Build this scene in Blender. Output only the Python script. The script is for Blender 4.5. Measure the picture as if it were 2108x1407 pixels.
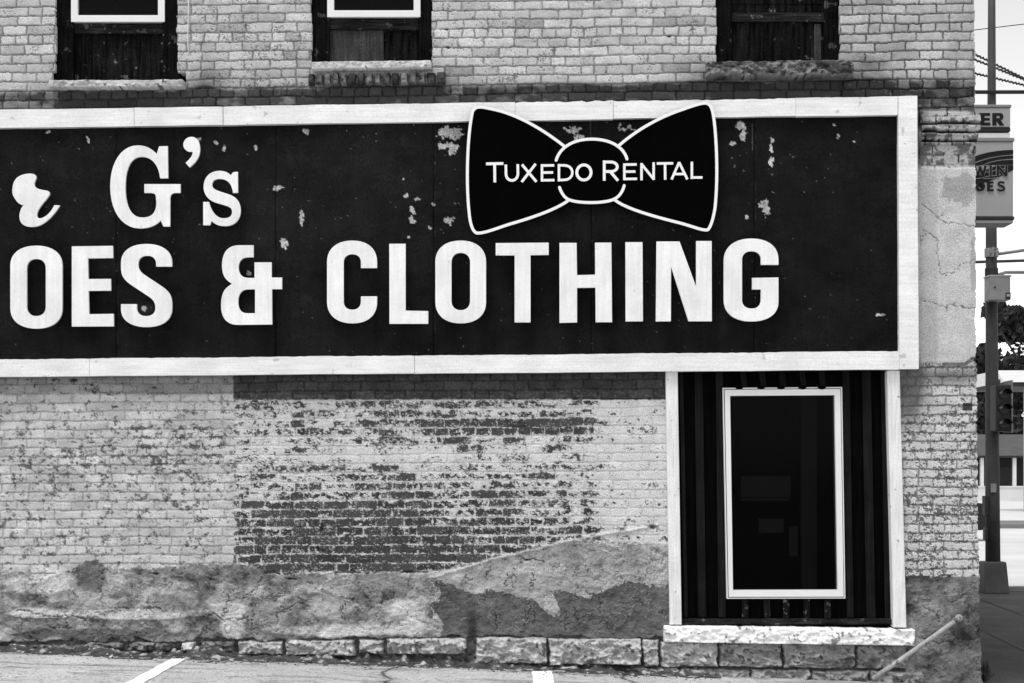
import bpy, math, random
import numpy as np
from mathutils import Vector
from mathutils.geometry import tessellate_polygon

# ------------------------------------------------------------------ clear
for o in list(bpy.data.objects): bpy.data.objects.remove(o)
sc = bpy.context.scene
COL = sc.collection
random.seed(7)

# ------------------------------------------------------------------ camera / sky / sun / exposure
PX = 258.0            # wall scale: photo pixels per metre on the wall plane (y = 0)
D = 12.0              # camera to wall
U0, HORV, BASEV = 1054.0, 980.0, 1370.0
CAMZ = (BASEV - HORV) / PX
cam = bpy.data.cameras.new('camera')
cam.sensor_width = 36.0
cam.lens = 36.0 * D / (2108.0 / PX)
cam.shift_y = (HORV - 703.5) / 2108.0
cam.clip_start = 0.05; cam.clip_end = 3000
camo = bpy.data.objects.new('camera', cam); COL.objects.link(camo)
camo.location = (0, -D, CAMZ); camo.rotation_euler = (math.radians(90), 0, 0)
sc.camera = camo

SUN_EL, SUN_AZ = 66.0, 38.0       # sun stands in front of the wall, to its left
world = bpy.data.worlds.new('World'); sc.world = world; world.use_nodes = True
wn = world.node_tree.nodes; wl = world.node_tree.links
for n in list(wn): wn.remove(n)
sky = wn.new('ShaderNodeTexSky'); sky.sky_type = 'NISHITA'; sky.sun_disc = False
sky.sun_elevation = math.radians(SUN_EL); sky.sun_rotation = math.radians(180 + SUN_AZ)
sky.air_density = 1.0; sky.dust_density = 1.0; sky.ozone_density = 1.0
bw = wn.new('ShaderNodeRGBToBW'); bg = wn.new('ShaderNodeBackground'); bg.inputs[1].default_value = 0.15
wo = wn.new('ShaderNodeOutputWorld')
wl.new(sky.outputs[0], bw.inputs[0]); wl.new(bw.outputs[0], bg.inputs[0]); wl.new(bg.outputs[0], wo.inputs[0])
sun = bpy.data.lights.new('sun', 'SUN'); sun.energy = 1.1; sun.angle = math.radians(20); sun.color = (1, 1, 1)
suno = bpy.data.objects.new('sun', sun); COL.objects.link(suno)
_e, _a = math.radians(SUN_EL), math.radians(SUN_AZ)
_d = Vector((-math.sin(_a) * math.cos(_e), -math.cos(_a) * math.cos(_e), math.sin(_e)))
suno.rotation_euler = _d.to_track_quat('Z', 'Y').to_euler(); suno.location = (-6, -14, 14)
sc.view_settings.view_transform = 'Standard'; sc.view_settings.look = 'None'
sc.view_settings.exposure = 1.03; sc.view_settings.gamma = 1.0
sc.view_settings.use_curve_mapping = False

# ------------------------------------------------------------------ helpers
WLOC = {}
def X(u, y=0.0): return (u - U0) / PX * (D + y) / D
def Z(v, y=0.0): return CAMZ + (HORV - v) / PX * (D + y) / D
def P(u, v, y=0.0): return (X(u, y), y, Z(v, y))
def ground_z(x): return -0.025 - 0.0367 * min(max(x, -12.0), 6.0)

def empty(name, loc, label, cat, group=None):
    o = bpy.data.objects.new(name, None); COL.objects.link(o); o.empty_display_size = 0.2
    o.location = loc; WLOC[o] = Vector(loc); o['label'] = label; o['category'] = cat
    if group: o['group'] = group
    return o
def tag(o, label=None, cat=None, group=None, kind=None):
    if label: o['label'] = label
    if cat: o['category'] = cat
    if group: o['group'] = group
    if kind: o['kind'] = kind
    return o
def mesh_obj(name, verts, faces, mat, parent=None, loc=None, smooth=False, bevel=0, attr=None):
    verts = np.asarray(verts, dtype=np.float64).reshape(-1, 3)
    if loc is None:
        loc = WLOC[parent] if parent is not None else Vector((0, 0, 0))
    loc = Vector(loc)
    verts = verts - np.array(loc)
    me = bpy.data.meshes.new(name)
    if isinstance(faces, np.ndarray):
        nf = len(faces); k = faces.shape[1]
        me.vertices.add(len(verts)); me.vertices.foreach_set('co', verts.astype(np.float32).ravel())
        me.loops.add(nf * k); me.loops.foreach_set('vertex_index', faces.astype(np.int32).ravel())
        me.polygons.add(nf); me.polygons.foreach_set('loop_start', np.arange(0, nf * k, k, dtype=np.int32))
        me.update(calc_edges=True)
    else:
        me.from_pydata([tuple(v) for v in verts], [], faces)
    if attr is not None:
        a = me.attributes.new('tone', 'FLOAT', 'POINT'); a.data.foreach_set('value', np.asarray(attr, dtype=np.float32).ravel())
    me.validate(); me.update()
    if smooth: me.polygons.foreach_set('use_smooth', [True] * len(me.polygons))
    me.materials.append(mat)
    o = bpy.data.objects.new(name, me); COL.objects.link(o)
    WLOC[o] = loc
    if parent is not None:
        o.parent = parent; o.location = loc - WLOC[parent]
    else: o.location = loc
    if bevel:
        b = o.modifiers.new('bevel', 'BEVEL'); b.width = bevel; b.segments = 2; b.limit_method = 'ANGLE'
    return o

class MB:
    """collects vertices and faces of one mesh"""
    def __init__(s): s.v = []; s.f = []
    def add(s, v, f):
        n = len(s.v); s.v += [tuple(p) for p in v]; s.f += [tuple(i + n for i in q) for q in f]; return s
    def box(s, x0, x1, y0, y1, z0, z1):
        return s.add([(x0,y0,z0),(x1,y0,z0),(x1,y1,z0),(x0,y1,z0),(x0,y0,z1),(x1,y0,z1),(x1,y1,z1),(x0,y1,z1)],
                     [(0,3,2,1),(4,5,6,7),(0,1,5,4),(1,2,6,5),(2,3,7,6),(3,0,4,7)])
    def slab(s, quad, y0, y1):
        """quad: four (x, z) going clockwise from top-left as seen by the camera; y0 front, y1 back"""
        v = [(x, y0, z) for x, z in quad] + [(x, y1, z) for x, z in quad]
        return s.add(v, [(0,3,2,1),(4,5,6,7),(0,1,5,4),(1,2,6,5),(2,3,7,6),(3,0,4,7)])
    def tube(s, pts, r, n=12, cap=True):
        pts = [Vector(p) for p in pts]; rs = r if isinstance(r, (list, tuple)) else [r] * len(pts)
        rings = []
        for i, p in enumerate(pts):
            t = (pts[min(i+1, len(pts)-1)] - pts[max(i-1, 0)]).normalized()
            a = Vector((0, 0, 1)) if abs(t.z) < .9 else Vector((1, 0, 0))
            e1 = t.cross(a).normalized(); e2 = t.cross(e1)
            rings.append([p + (e1 * math.cos(2*math.pi*k/n) + e2 * math.sin(2*math.pi*k/n)) * rs[i] for k in range(n)])
        v = [q for r_ in rings for q in r_]; f = []
        for i in range(len(pts) - 1):
            for k in range(n):
                k2 = (k + 1) % n
                f.append((i*n+k, i*n+k2, (i+1)*n+k2, (i+1)*n+k))
        if cap:
            f.append(tuple(range(n-1, -1, -1))); f.append(tuple((len(pts)-1)*n + k for k in range(n)))
        return s.add(v, f)
    def cyl_y(s, cx, cz, r, y0, y1, n=20): return s.tube([(cx, y0, cz), (cx, y1, cz)], r, n)
    def build(s, name, mat, parent=None, **k): return mesh_obj(name, s.v, s.f, mat, parent, **k)

# ---- svg-like paths.  R cx cy x y is a quarter round with corner control
def svg(d, sx=1.0, ox=0.0, oy=0.0, n=10):
    tk = d.replace(',', ' ').split(); i = 0; cur = None; out = []; cmd = None
    need = {'M': 2, 'L': 2, 'C': 6, 'R': 4}
    while i < len(tk):
        t = tk[i]
        if t[0] in 'MLCRZ':
            cmd = t[0]; i += 1
            if len(t) > 1: tk.insert(i, t[1:])
            if cmd == 'Z': continue
            continue
        a = [float(q) for q in tk[i:i+need[cmd]]]; i += need[cmd]
        if cmd in 'ML': cur = (a[0], a[1]); out.append(cur)
        else:
            if cmd == 'R':
                kx = 0.62; c, e = (a[0], a[1]), (a[2], a[3])
                p1 = (cur[0]+(c[0]-cur[0])*kx, cur[1]+(c[1]-cur[1])*kx); p2 = (e[0]+(c[0]-e[0])*kx, e[1]+(c[1]-e[1])*kx)
            else: p1, p2, e = (a[0],a[1]), (a[2],a[3]), (a[4],a[5])
            for k in range(1, n+1):
                q = k / n; w = (1-q)**3, 3*q*(1-q)**2, 3*q*q*(1-q), q**3
                out.append((w[0]*cur[0]+w[1]*p1[0]+w[2]*p2[0]+w[3]*e[0], w[0]*cur[1]+w[1]*p1[1]+w[2]*p2[1]+w[3]*e[1]))
            cur = e
    r = [(x/sx+ox, y/sx+oy) for x, y in out]
    clean = [r[0]]
    for p in r[1:]:
        if math.hypot(p[0]-clean[-1][0], p[1]-clean[-1][1]) > 0.05: clean.append(p)
    if math.hypot(clean[0][0]-clean[-1][0], clean[0][1]-clean[-1][1]) < 0.05 and len(clean) > 2: clean.pop()
    return clean
def cutout(mb, loops, y0, y1, yref=None):
    """extruded flat cut-out of photo-pixel loops (outer first, then holes), front face at y0"""
    yr = y0 if yref is None else yref
    L = [[Vector((X(u, yr), Z(v, yr), 0)) for u, v in lp] for lp in loops]
    tri = tessellate_polygon(L)
    pts = [p for lp in L for p in lp]; n = len(pts)
    v = [(p.x, y0, p.y) for p in pts] + [(p.x, y1, p.y) for p in pts]; f = []
    for a, b, c in tri:
        pa, pb, pc = pts[a], pts[b], pts[c]
        cr = (pb.x-pa.x)*(pc.y-pa.y)-(pb.y-pa.y)*(pc.x-pa.x)
        if cr < 0: a, c = c, a
        f.append((a, b, c)); f.append((c+n, b+n, a+n))
    k = 0
    for li, lp in enumerate(L):
        m = len(lp)
        area = sum(lp[i].x*lp[(i+1)%m].y-lp[(i+1)%m].x*lp[i].y for i in range(m))
        for i in range(m):
            a, b = k+i, k+(i+1) % m
            ccw = (area > 0) == (li == 0)
            f.append((a, a+n, b+n, b) if ccw else (b, b+n, a+n, a))
        k += m
    mb.add(v, f); return mb
def ribbon(pts, w, closed=False, cap=True):
    """outline polygon of a stroked polyline (photo px)"""
    n = len(pts); l = []; r = []
    for i in range(n):
        a = pts[max(i-1, 0)]; b = pts[min(i+1, n-1)]; p = pts[i]
        d1 = (p[0]-a[0], p[1]-a[1]); d2 = (b[0]-p[0], b[1]-p[1])
        def nm(d):
            m = math.hypot(*d); return (d[0]/m, d[1]/m) if m > 1e-9 else None
        n1, n2 = nm(d1), nm(d2); n1 = n1 or n2; n2 = n2 or n1
        t = nm((n1[0]+n2[0], n1[1]+n2[1])) or n1
        cosh = max(0.5, t[0]*n1[0]+t[1]*n1[1]); k = w/2/cosh
        l.append((p[0]-t[1]*k, p[1]+t[0]*k)); r.append((p[0]+t[1]*k, p[1]-t[0]*k))
    if cap:   # rounded ends
        def capp(c, t):
            a0 = math.atan2(t[1], t[0])
            return [(c[0]+math.cos(a0+q)*w/2, c[1]+math.sin(a0+q)*w/2) for q in (math.pi/4, 0, -math.pi/4)]
        e = (pts[-1][0]-pts[-2][0], pts[-1][1]-pts[-2][1]); s = (pts[0][0]-pts[1][0], pts[0][1]-pts[1][1])
        return l + capp(pts[-1], e) + r[::-1] + capp(pts[0], s)
    return l + r[::-1]

# ------------------------------------------------------------------ numpy noise
def hsh(ix, iy, seed):
    a = (ix.astype(np.int64) * 374761393 + iy.astype(np.int64) * 668265263 + seed * 974711) & 0xffffffff
    a = ((a ^ (a >> 13)) * 1274126177) & 0xffffffff
    a = ((a ^ (a >> 16)) * 2246822519) & 0xffffffff
    return ((a ^ (a >> 15)) & 0xffffff) / float(0xffffff)
def vn(x, y, seed=0):
    ix = np.floor(x); iy = np.floor(y); fx = x-ix; fy = y-iy
    fx = fx*fx*fx*(fx*(fx*6-15)+10); fy = fy*fy*fy*(fy*(fy*6-15)+10)
    a = hsh(ix, iy, seed); b = hsh(ix+1, iy, seed); c = hsh(ix, iy+1, seed); d = hsh(ix+1, iy+1, seed)
    return (a*(1-fx)+b*fx)*(1-fy)+(c*(1-fx)+d*fx)*fy
def fbm(x, y, seed=0, o=4, g=0.5):
    s = 0; a = 1; t = 0
    for k in range(o):
        ca, sa = math.cos(k*0.9), math.sin(k*0.9)
        s = s + a*vn(x*ca-y*sa+17.3*k, x*sa+y*ca+9.1*k, seed+k*31); t += a; a *= g; x = x*2.03; y = y*2.03
    return s/t
def sst(a, b, x):
    t = np.clip((x-a)/(b-a), 0, 1); return t*t*(3-2*t)
def mix(a, b, t): return a+(b-a)*t
def box_m(U, V, u0, u1, v0, v1, s=2.0):
    return sst(u0-s, u0+s, U)*(1-sst(u1-s, u1+s, U))*sst(v0-s, v0+s, V)*(1-sst(v1-s, v1+s, V))
def blob(U, V, cx, cy, rx, ry): 
    return np.exp(-(((U-cx)/rx)**2+((V-cy)/ry)**2))
def poly_m(U, V, poly):
    ins = np.zeros(U.shape, bool); n = len(poly)
    for i in range(n):
        x1, y1 = poly[i]; x2, y2 = poly[(i+1) % n]
        if y1 == y2: continue
        c = (V > min(y1, y2)) & (V <= max(y1, y2)); xs = (V-y1)*(x2-x1)/(y2-y1)+x1
        ins ^= (c & (U < xs))
    return ins.astype(float)
def line_d(U, V, pts):
    d = np.full(U.shape, 1e9)
    for (x1, y1), (x2, y2) in zip(pts[:-1], pts[1:]):
        dx, dy = x2-x1, y2-y1; L = dx*dx+dy*dy
        t = np.clip(((U-x1)*dx+(V-y1)*dy)/L, 0, 1)
        d = np.minimum(d, np.hypot(U-x1-t*dx, V-y1-t*dy))
    return d

# ------------------------------------------------------------------ materials (all neutral greys: a black and white place)
def mat(name, grey=None, rough=0.85, var=0.15, vscale=8.0, fine=0.12, fscale=220.0, bump=0.15, bscale=120.0,
        spec=0.3, metal=0.0, spots=None, streak=None):
    """grey None reads the mesh's tone attribute"""
    m = bpy.data.materials.new(name); m.use_nodes = True; nt = m.node_tree; N = nt.nodes; Lk = nt.links
    b = N['Principled BSDF']; b.inputs['Roughness'].default_value = rough
    b.inputs['Specular IOR Level'].default_value = spec; b.inputs['Metallic'].default_value = metal
    tc = N.new('ShaderNodeTexCoord')
    def noise(scale, detail=4, vec=None):
        t = N.new('ShaderNodeTexNoise'); t.inputs['Scale'].default_value = scale; t.inputs['Detail'].default_value = detail
        Lk.new(vec or tc.outputs['Object'], t.inputs['Vector']); return t.outputs['Fac']
    def mr(src, a, b_, c, d):
        r = N.new('ShaderNodeMapRange'); r.inputs[1].default_value = a; r.inputs[2].default_value = b_
        r.inputs[3].default_value = c; r.inputs[4].default_value = d; Lk.new(src, r.inputs[0]); return r.outputs[0]
    def mul(a, b_):
        q = N.new('ShaderNodeMath'); q.operation = 'MULTIPLY'; Lk.new(a, q.inputs[0])
        if isinstance(b_, float): q.inputs[1].default_value = b_
        else: Lk.new(b_, q.inputs[1])
        return q.outputs[0]
    if grey is None:
        at = N.new('ShaderNodeAttribute'); at.attribute_name = 'tone'; c = at.outputs['Fac']
    else:
        v = N.new('ShaderNodeValue'); v.outputs[0].default_value = grey; c = v.outputs[0]
    if var: c = mul(c, mr(noise(vscale, 6), 0.3, 0.7, 1-var, 1+var))
    if fine: c = mul(c, mr(noise(fscale, 2), 0.25, 0.75, 1-fine, 1+fine))
    if streak:
        mp = N.new('ShaderNodeMapping'); mp.inputs['Scale'].default_value = streak[1]; Lk.new(tc.outputs['Object'], mp.inputs['Vector'])
        c = mul(c, mr(noise(1.0, 5, mp.outputs[0]), 0.35, 0.65, 1-streak[0], 1+streak[0]))
    if spots:   # (scale, threshold, multiplier)
        c = mul(c, mr(noise(spots[0], 5), spots[1], spots[1]+0.03, 1.0, spots[2]))
    Lk.new(c, b.inputs['Base Color'])
    if bump:
        bp = N.new('ShaderNodeBump'); bp.inputs['Strength'].default_value = bump; bp.inputs['Distance'].default_value = 0.01
        Lk.new(noise(bscale, 5), bp.inputs['Height']); Lk.new(bp.outputs[0], b.inputs['Normal'])
    return m
M = {}
M['wall'] = mat('weathered_wall', None, 0.9, 0.10, 7, 0.36, 130, 0.6, 90, spec=0.05)
M['board'] = mat('dark_sign_paint', None, 0.8, 0.30, 2.2, 0.85, 150, 0.25, 150, spec=0.03)
M['white'] = mat('white_paint', 0.70, 0.6, 0.08, 4, 0.12, 120, 0.3, 30, spec=0.2, streak=(0.07, (3, 3, 50)), spots=(12, 0.675, 0.7))
M['white_old'] = mat('worn_white_paint', 0.67, 0.6, 0.06, 6, 0.06, 120, 0.3, 60, spec=0.3, streak=(0.10, (50, 50, 4)), spots=(22, 0.68, 0.35))
M['letter'] = mat('white_letter_paint', 0.72, 0.6, 0.09, 3.5, 0.12, 150, 0.35, 16, spec=0.2, spots=(24, 0.70, 0.72), streak=(0.05, (30, 30, 3)))
M['bow_black'] = mat('gloss_black_panel', 0.0018, 0.5, 0.2, 4, 0.3, 200, 0.05, 60, spec=0.0, spots=(45, 0.745, 14.0))
M['bow_white'] = mat('bright_white_vinyl', 0.76, 0.5, 0.02, 4, 0.03, 100, 0.05, 60)
M['vinyl'] = mat('white_vinyl_frame', 0.68, 0.45, 0.03, 6, 0.03, 100, 0.05, 40, spec=0.3)
M['black_wood'] = mat('charred_black_wood', 0.004, 0.85, 0.5, 6, 0.5, 120, 0.6, 60, spec=0.03, streak=(0.5, (60, 60, 3)), spots=(12, 0.64, 8.0))
M['black_rail'] = mat('weathered_black_rail', 0.014, 0.85, 0.5, 6, 0.5, 120, 0.7, 60, spec=0.04, streak=(0.7, (5, 60, 90)), spots=(16, 0.60, 4.5))
M['board_dark'] = mat('dark_blind_board', 0.006, 0.85, 0.4, 4, 0.6, 100, 0.5, 40, spec=0.03, streak=(0.8, (38, 38, 3)), spots=(13, 0.63, 9.0))
M['board_grey'] = mat('grey_blind_board', 0.036, 0.85, 0.3, 6, 0.6, 130, 0.5, 60, spec=0.12, streak=(0.35, (60, 60, 4)))
M['clad'] = mat('black_board_cladding', 0.0016, 0.75, 0.3, 5, 0.4, 150, 0.3, 60, spec=0.02, streak=(0.4, (50, 50, 2)))
M['batten'] = mat('dull_black_batten', 0.008, 0.7, 0.3, 5, 0.4, 150, 0.3, 60, spec=0.05, streak=(0.35, (50, 50, 2)))
M['batten_worn'] = mat('worn_black_batten', 0.009, 0.7, 0.3, 5, 0.4, 150, 0.3, 60, spec=0.05, streak=(0.6, (70, 70, 5)), spots=(26, 0.60, 10.0))
M['stone'] = mat('rock_faced_stone', None, 0.9, 0.10, 9, 0.18, 150, 0.6, 50, spec=0.2)
M['sill_pale'] = mat('pale_painted_stone', 0.74, 0.8, 0.06, 8, 0.10, 120, 0.6, 40, spec=0.2, spots=(11, 0.57, 0.28))
M['sill_grey'] = mat('grey_cut_stone', 0.42, 0.9, 0.2, 14, 0.25, 120, 0.8, 45, spec=0.2, spots=(18, 0.56, 0.5))
M['asphalt'] = mat('pale_old_asphalt', 0.50, 0.95, 0.14, 1.6, 0.6, 85, 0.7, 150, spec=0.1, spots=(4.1, 0.62, 0.72))
M['road_paint'] = mat('road_marking_paint', 0.85, 0.8, 0.04, 6, 0.10, 90, 0.2, 120, spots=(20, 0.66, 0.5))
M['paving'] = mat('dark_paving', 0.036, 0.85, 0.30, 2.0, 0.6, 45, 0.4, 120, spec=0.2)  # even dark grey paving
M['road'] = mat('pale_road', 0.55, 0.9, 0.10, 0.6, 0.10, 40, 0.1, 60)  # even pale road tone
M['kerb'] = mat('kerb_stone', 0.16, 0.9, 0.1, 2, 0.15, 60, 0.2, 60)
M['glass'] = None
M['pole'] = mat('dull_painted_steel', 0.045, 0.7, 0.25, 4, 0.25, 120, 0.2, 60, spec=0.3)
M['dark_iron'] = mat('dark_cast_metal', 0.02, 0.6, 0.3, 6, 0.3, 120, 0.2, 60, spec=0.25)
M['box_grey'] = mat('grey_metal_box', 0.20, 0.6, 0.15, 7, 0.15, 120, 0.1, 60, spec=0.35)
M['galv'] = mat('galvanised_bracket', 0.30, 0.5, 0.15, 9, 0.15, 120, 0.1, 60, spec=0.4)
M['sign_grey'] = mat('grey_sign_face', 0.30, 0.6, 0.06, 3, 0.06, 90, 0.05, 60, spec=0.3)
M['sign_mid'] = mat('grey_sign_trim', 0.20, 0.6, 0.06, 3, 0.06, 90, 0.05, 60, spec=0.3)
M['sign_pale'] = mat('pale_sign_strip', 0.62, 0.6, 0.04, 3, 0.04, 90, 0.05, 60, spec=0.3)
M['sign_ink'] = mat('black_sign_lettering', 0.008, 0.6, 0.1, 3, 0.1, 90, 0.02, 60, spec=0.15)
M['cable'] = mat('black_cable', 0.03, 0.7, 0, 1, 0, 1, 0)
M['pale_cord'] = mat('pale_cord', 0.6, 0.7, 0, 1, 0.1, 90, 0)
M['pipe'] = mat('galvanised_pipe', 0.30, 0.55, 0.25, 16, 0.25, 120, 0.3, 60, spec=0.4, spots=(18, 0.58, 0.35))
M['leaf'] = mat('tree_leaves', 0.035, 0.9, 0.4, 3, 0, 1, 0, spec=0.1)
M['bark'] = mat('tree_bark', 0.06, 0.95, 0.3, 5, 0.2, 60, 0.5, 20)
M['roof'] = mat('grey_shingles', 0.075, 0.9, 0.12, 1, 0.2, 12, 0.2, 20)
M['house_wall'] = mat('dark_house_wall', 0.02, 0.9, 0.1, 1, 0.1, 20, 0.1, 20)
M['car'] = mat('dark_car_paint', 0.006, 0.35, 0, 1, 0, 1, 0, spec=0.3)
M['tyre'] = mat('tyre_rubber', 0.02, 0.9, 0, 1, 0.2, 60, 0)
M['dirt'] = mat('dirt_and_grit', None, 0.95, 0.3, 14, 0.5, 110, 0.9, 60, spec=0.1)
M['room'] = mat('reflected_post_grey', 0.30, 0.95, 0.1, 2, 0, 1, 0, spec=0.1)
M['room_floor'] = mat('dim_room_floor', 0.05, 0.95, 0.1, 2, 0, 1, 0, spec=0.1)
M['card'] = mat('reflected_shape_grey', 0.34, 0.9, 0.1, 6, 0.1, 60, 0, spec=0.1)
M['plain_brick'] = mat('plain_side_wall', 0.25, 0.9, 0.2, 3, 0.3, 60, 0.4, 30, spec=0.2)

def glass_mat(name, trans, refl):
    m = bpy.data.materials.new(name); m.use_nodes = True; nt = m.node_tree; N = nt.nodes; Lk = nt.links
    for n in list(N): N.remove(n)
    o = N.new('ShaderNodeOutputMaterial'); t = N.new('ShaderNodeBsdfTransparent'); t.inputs[0].default_value = (trans, trans, trans, 1)
    g = N.new('ShaderNodeBsdfGlossy'); g.inputs['Roughness'].default_value = 0.03; g.inputs['Color'].default_value = (1, 1, 1, 1)
    mx = N.new('ShaderNodeMixShader'); mx.inputs[0].default_value = refl
    Lk.new(t.outputs[0], mx.inputs[1]); Lk.new(g.outputs[0], mx.inputs[2]); Lk.new(mx.outputs[0], o.inputs[0]); return m
M['glass'] = glass_mat('tinted_shop_glass', 0.45, 0.0025)
M['glass_up'] = glass_mat('dark_window_glass', 0.3, 0.006)

# ------------------------------------------------------------------ the wall as a height field
AY = [-151.2, 40.8, 213.5, 823.3, 1176.6, 1455.6]; AR = [-10, 0, 9, 40, 59, 74]
def courses(U, V):
    U2 = U+(fbm(U/9, V/9, 3, 2)-.5)*3.4
    V2 = V+(vn(U/75, V/40, 5)-.5)*3.4+(fbm(U/8, V/8, 7, 2)-.5)*3.0
    yy = V2+np.interp(V2, [200, 1170], [.0135, .0045])*(U2-1000)
    r = np.interp(yy, AY, AR)
    ri = np.floor(r); fr = r-ri
    dv = np.minimum(fr, 1-fr)*18.9
    W = np.where(ri < 20, 55.7, 57.2)
    hdr = (np.mod(ri, 6) == 1)
    w = np.where(hdr, W/2, W)
    off = np.mod(ri, 2)*W/2+(hsh(ri, ri*0+3, 11)-.5)*10+np.where(hdr, 8, 0)
    t = (U2-off)/w; k = np.floor(t)
    def jt(k): return k+(hsh(k, ri, 21)-.5)*.17
    k = np.where(t < jt(k), k-1, k); k = np.where(t >= jt(k+1), k+1, k)
    du = np.minimum(t-jt(k), jt(k+1)-t)*w
    split = (hsh(k, ri, 33) < .10) & (~hdr)
    mid = (jt(k)+jt(k+1))/2
    du = np.where(split, np.minimum(du, np.abs(t-mid)*w), du)
    idh = hsh(k*2+np.where(split & (t > mid), 1, 0), ri, 41); id2 = hsh(k, ri, 43)
    return dv, du, idh, id2, fr, ri
STUCCO_TOP = [(-300,1176),(33,1172),(70,1188),(110,1184),(150,1172),(165,1158),(200,1150),(225,1166),(300,1172),(322,1172),(400,1160),(483,1163),
              (545,1165),(550,1180),(640,1181),(884,1178),(960,1165),(1060,1141),(1180,1106),(1300,1120),(1380,1118)]
RIDGE = [(885,1190),(950,1172),(1010,1152),(1060,1141),(1130,1124),(1190,1110),(1260,1098),(1330,1088),(1352,1082)]
DARKSTUC = [(898,1200),(925,1203),(945,1212),(985,1222),(1010,1214),(1045,1224),(1075,1232),(1100,1236),(1112,1250),(1130,1266),(1141,1271),
            (1155,1258),(1146,1238),(1132,1216),(1150,1214),(1175,1224),(1210,1228),(1245,1214),(1290,1198),(1335,1208),(1382,1206),(1382,1330),(898,1330),(912,1285),(892,1250),(906,1225)]
def wall_fn(U, V):
    dv, du, idh, id2, fr, ri = courses(U, V)
    d = np.minimum(dv, du)
    n1 = fbm(U/7, V/6, 51, 3); n2 = fbm(U/22, V/16, 53, 4); n3 = fbm(U/60, V/45, 57, 4); n4 = fbm(U/3.2, V/3.0, 59, 2)
    nb = fbm(U/150, V/90, 61, 3)
    mort = 1-sst(.7, 2.3, d+1.3*(n4-.5))
    # ---------- upper wall
    tone = 0.46+(idh-.5)*.15+(n2-.5)*.16+(n1-.5)*.09-.10*(hsh(np.floor(idh*9973), ri, 5) > .88)
    n5 = fbm(U/2.6, V/2.2, 65, 2); clus = fbm(U/34, V/20, 67, 3)
    spk = 0.55*blob(U,V,510,110,150,110)+.25*blob(U,V,300,60,200,60)+.18*blob(U,V,1150,80,260,80)+.2*blob(U,V,1000,170,120,40)+.14
    cut = .735-.12*spk-.05*id2
    flk = sst(cut, cut+.05, n5*.50+n1*.22+clus*.34)
    tone = mix(tone, .085+.05*n4, flk*.85)
    tone = mix(tone, .15+.16*(n2-.3), mort*np.clip(.35+1.3*(fbm(U/16, V/12, 131, 3)-.12), .3, .95))
    # upper right bricks are greyer with dark joints
    ur = sst(1722, 1734, U)*(1-sst(330, 350, V))
    grime = np.clip((n3-.38)*2.2, 0, 1)
    tone = mix(tone, (.40+(idh-.5)*.15)*(.85+.3*n1)*(1-.35*grime), ur*(1-mort)); tone = mix(tone, .085, ur*mort*np.clip(.2+1.6*(fbm(U/18, V/12, 135, 3)-.2), .25, .85))
    # grime above the sign and under the sills
    dirt = (sst(168, 186, V+14*(n3-.5)+.012*(U-1000))*.62*(.7+.6*id2)+.5*blob(U,V,245,205,150,22)*1.2+.75*blob(U,V,775,185,150,30)+.65*blob(U,V,1600,180,170,24)
            +.5*blob(U,V,420,175,45,40)+.35*blob(U,V,1780,150,60,50)+.4*blob(U,V,1440,150,60,30)+.45*blob(U,V,1800,200,150,26)+.35*blob(U,V,1250,190,240,18)+.3*blob(U,V,560,160,70,60)*n2)
    dirt = np.clip(dirt*1.12*(.55+.9*n2), 0, .9)*(V < 236)
    tone = tone*(1-dirt*(1-.25*flk))
    tone = np.where((ri == 7) & (V < 236) & (U > 930) & (U < 1730), tone*.80, tone)
    h = -0.009*mort+(idh-.5)*.0035+(n1-.5)*.002-.0022*flk+.0012*np.clip(d/9, 0, 1)
    h = h-.004*ur*mort
    # ---------- lower wall, painted
    low = V > 500
    pA = .49+(n2-.5)*.16+(idh-.5)*.08+(n3-.5)*.14-.07*sst(.50,.56,fbm(U/48,V/20,121,5))
    tA = mix(pA, .20+.12*n2, mort*np.clip(.25+1.4*(fbm(U/20, V/10, 133, 3)-.2), .25, .9))
    dA = .26*blob(U,V,150,960,150,60)+.24*blob(U,V,330,900,170,60)+.25*blob(U,V,420,930,80,80)+.2*blob(U,V,90,1120,120,50)+.16*blob(U,V,330,1060,80,60)+.10
    cA = .64-.27*dA-.05*(id2-.5)-.03*(dv < 4)
    nn = n1*.34+fbm(U/15, V/10, 151, 4, .6)*.40+n5*.26
    fA = sst(cA, cA+.03, nn); fA2 = sst(cA+.065, cA+.09, nn)
    tA = mix(tA, .19+.08*(n4-.5), fA*.8); tA = mix(tA, .07, fA2*.85)
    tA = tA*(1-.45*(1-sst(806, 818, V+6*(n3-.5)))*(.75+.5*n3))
    # peeled panel
    pB = .55+(n2-.5)*.12+(n1-.5)*.06
    tB = mix(pB, .40, mort*.5)
    vv = np.interp(V, [822, 850, 885, 905, 935, 960, 985, 1030, 1070, 1110, 1180], [.40,.44,.56,.36,.24,.36,.50,.66,.84,.98,.98])
    vv = vv*np.interp(U, [480, 560, 620, 760, 900, 1000, 1130, 1215, 1260, 1330], [.80,.86,1.0,1.0,.98,.92,.86,.74,.28,.12])
    vv = vv+.55*blob(U,V,1070,875,110,16)+.35*blob(U,V,1180,880,60,30)+.30*blob(U,V,960,905,90,14)+.25*blob(U,V,610,890,50,14)-.35*blob(U,V,700,870,60,20)-.30*blob(U,V,1080,1100,90,25)-.30*blob(U,V,1120,1050,60,25)-.3*blob(U,V,790,940,120,14)
    vv = np.where(U > 1222, vv*.65, vv)
    nB = n1*.26+fbm(U/18, V/9, 141, 5, .68)*.40+n5*.20+idh*.14
    cB = .67-.31*vv+.16*mort*sst(.15, .6, vv)-.05*(dv > 5)
    fB = sst(cB, cB+.018, nB)
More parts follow.
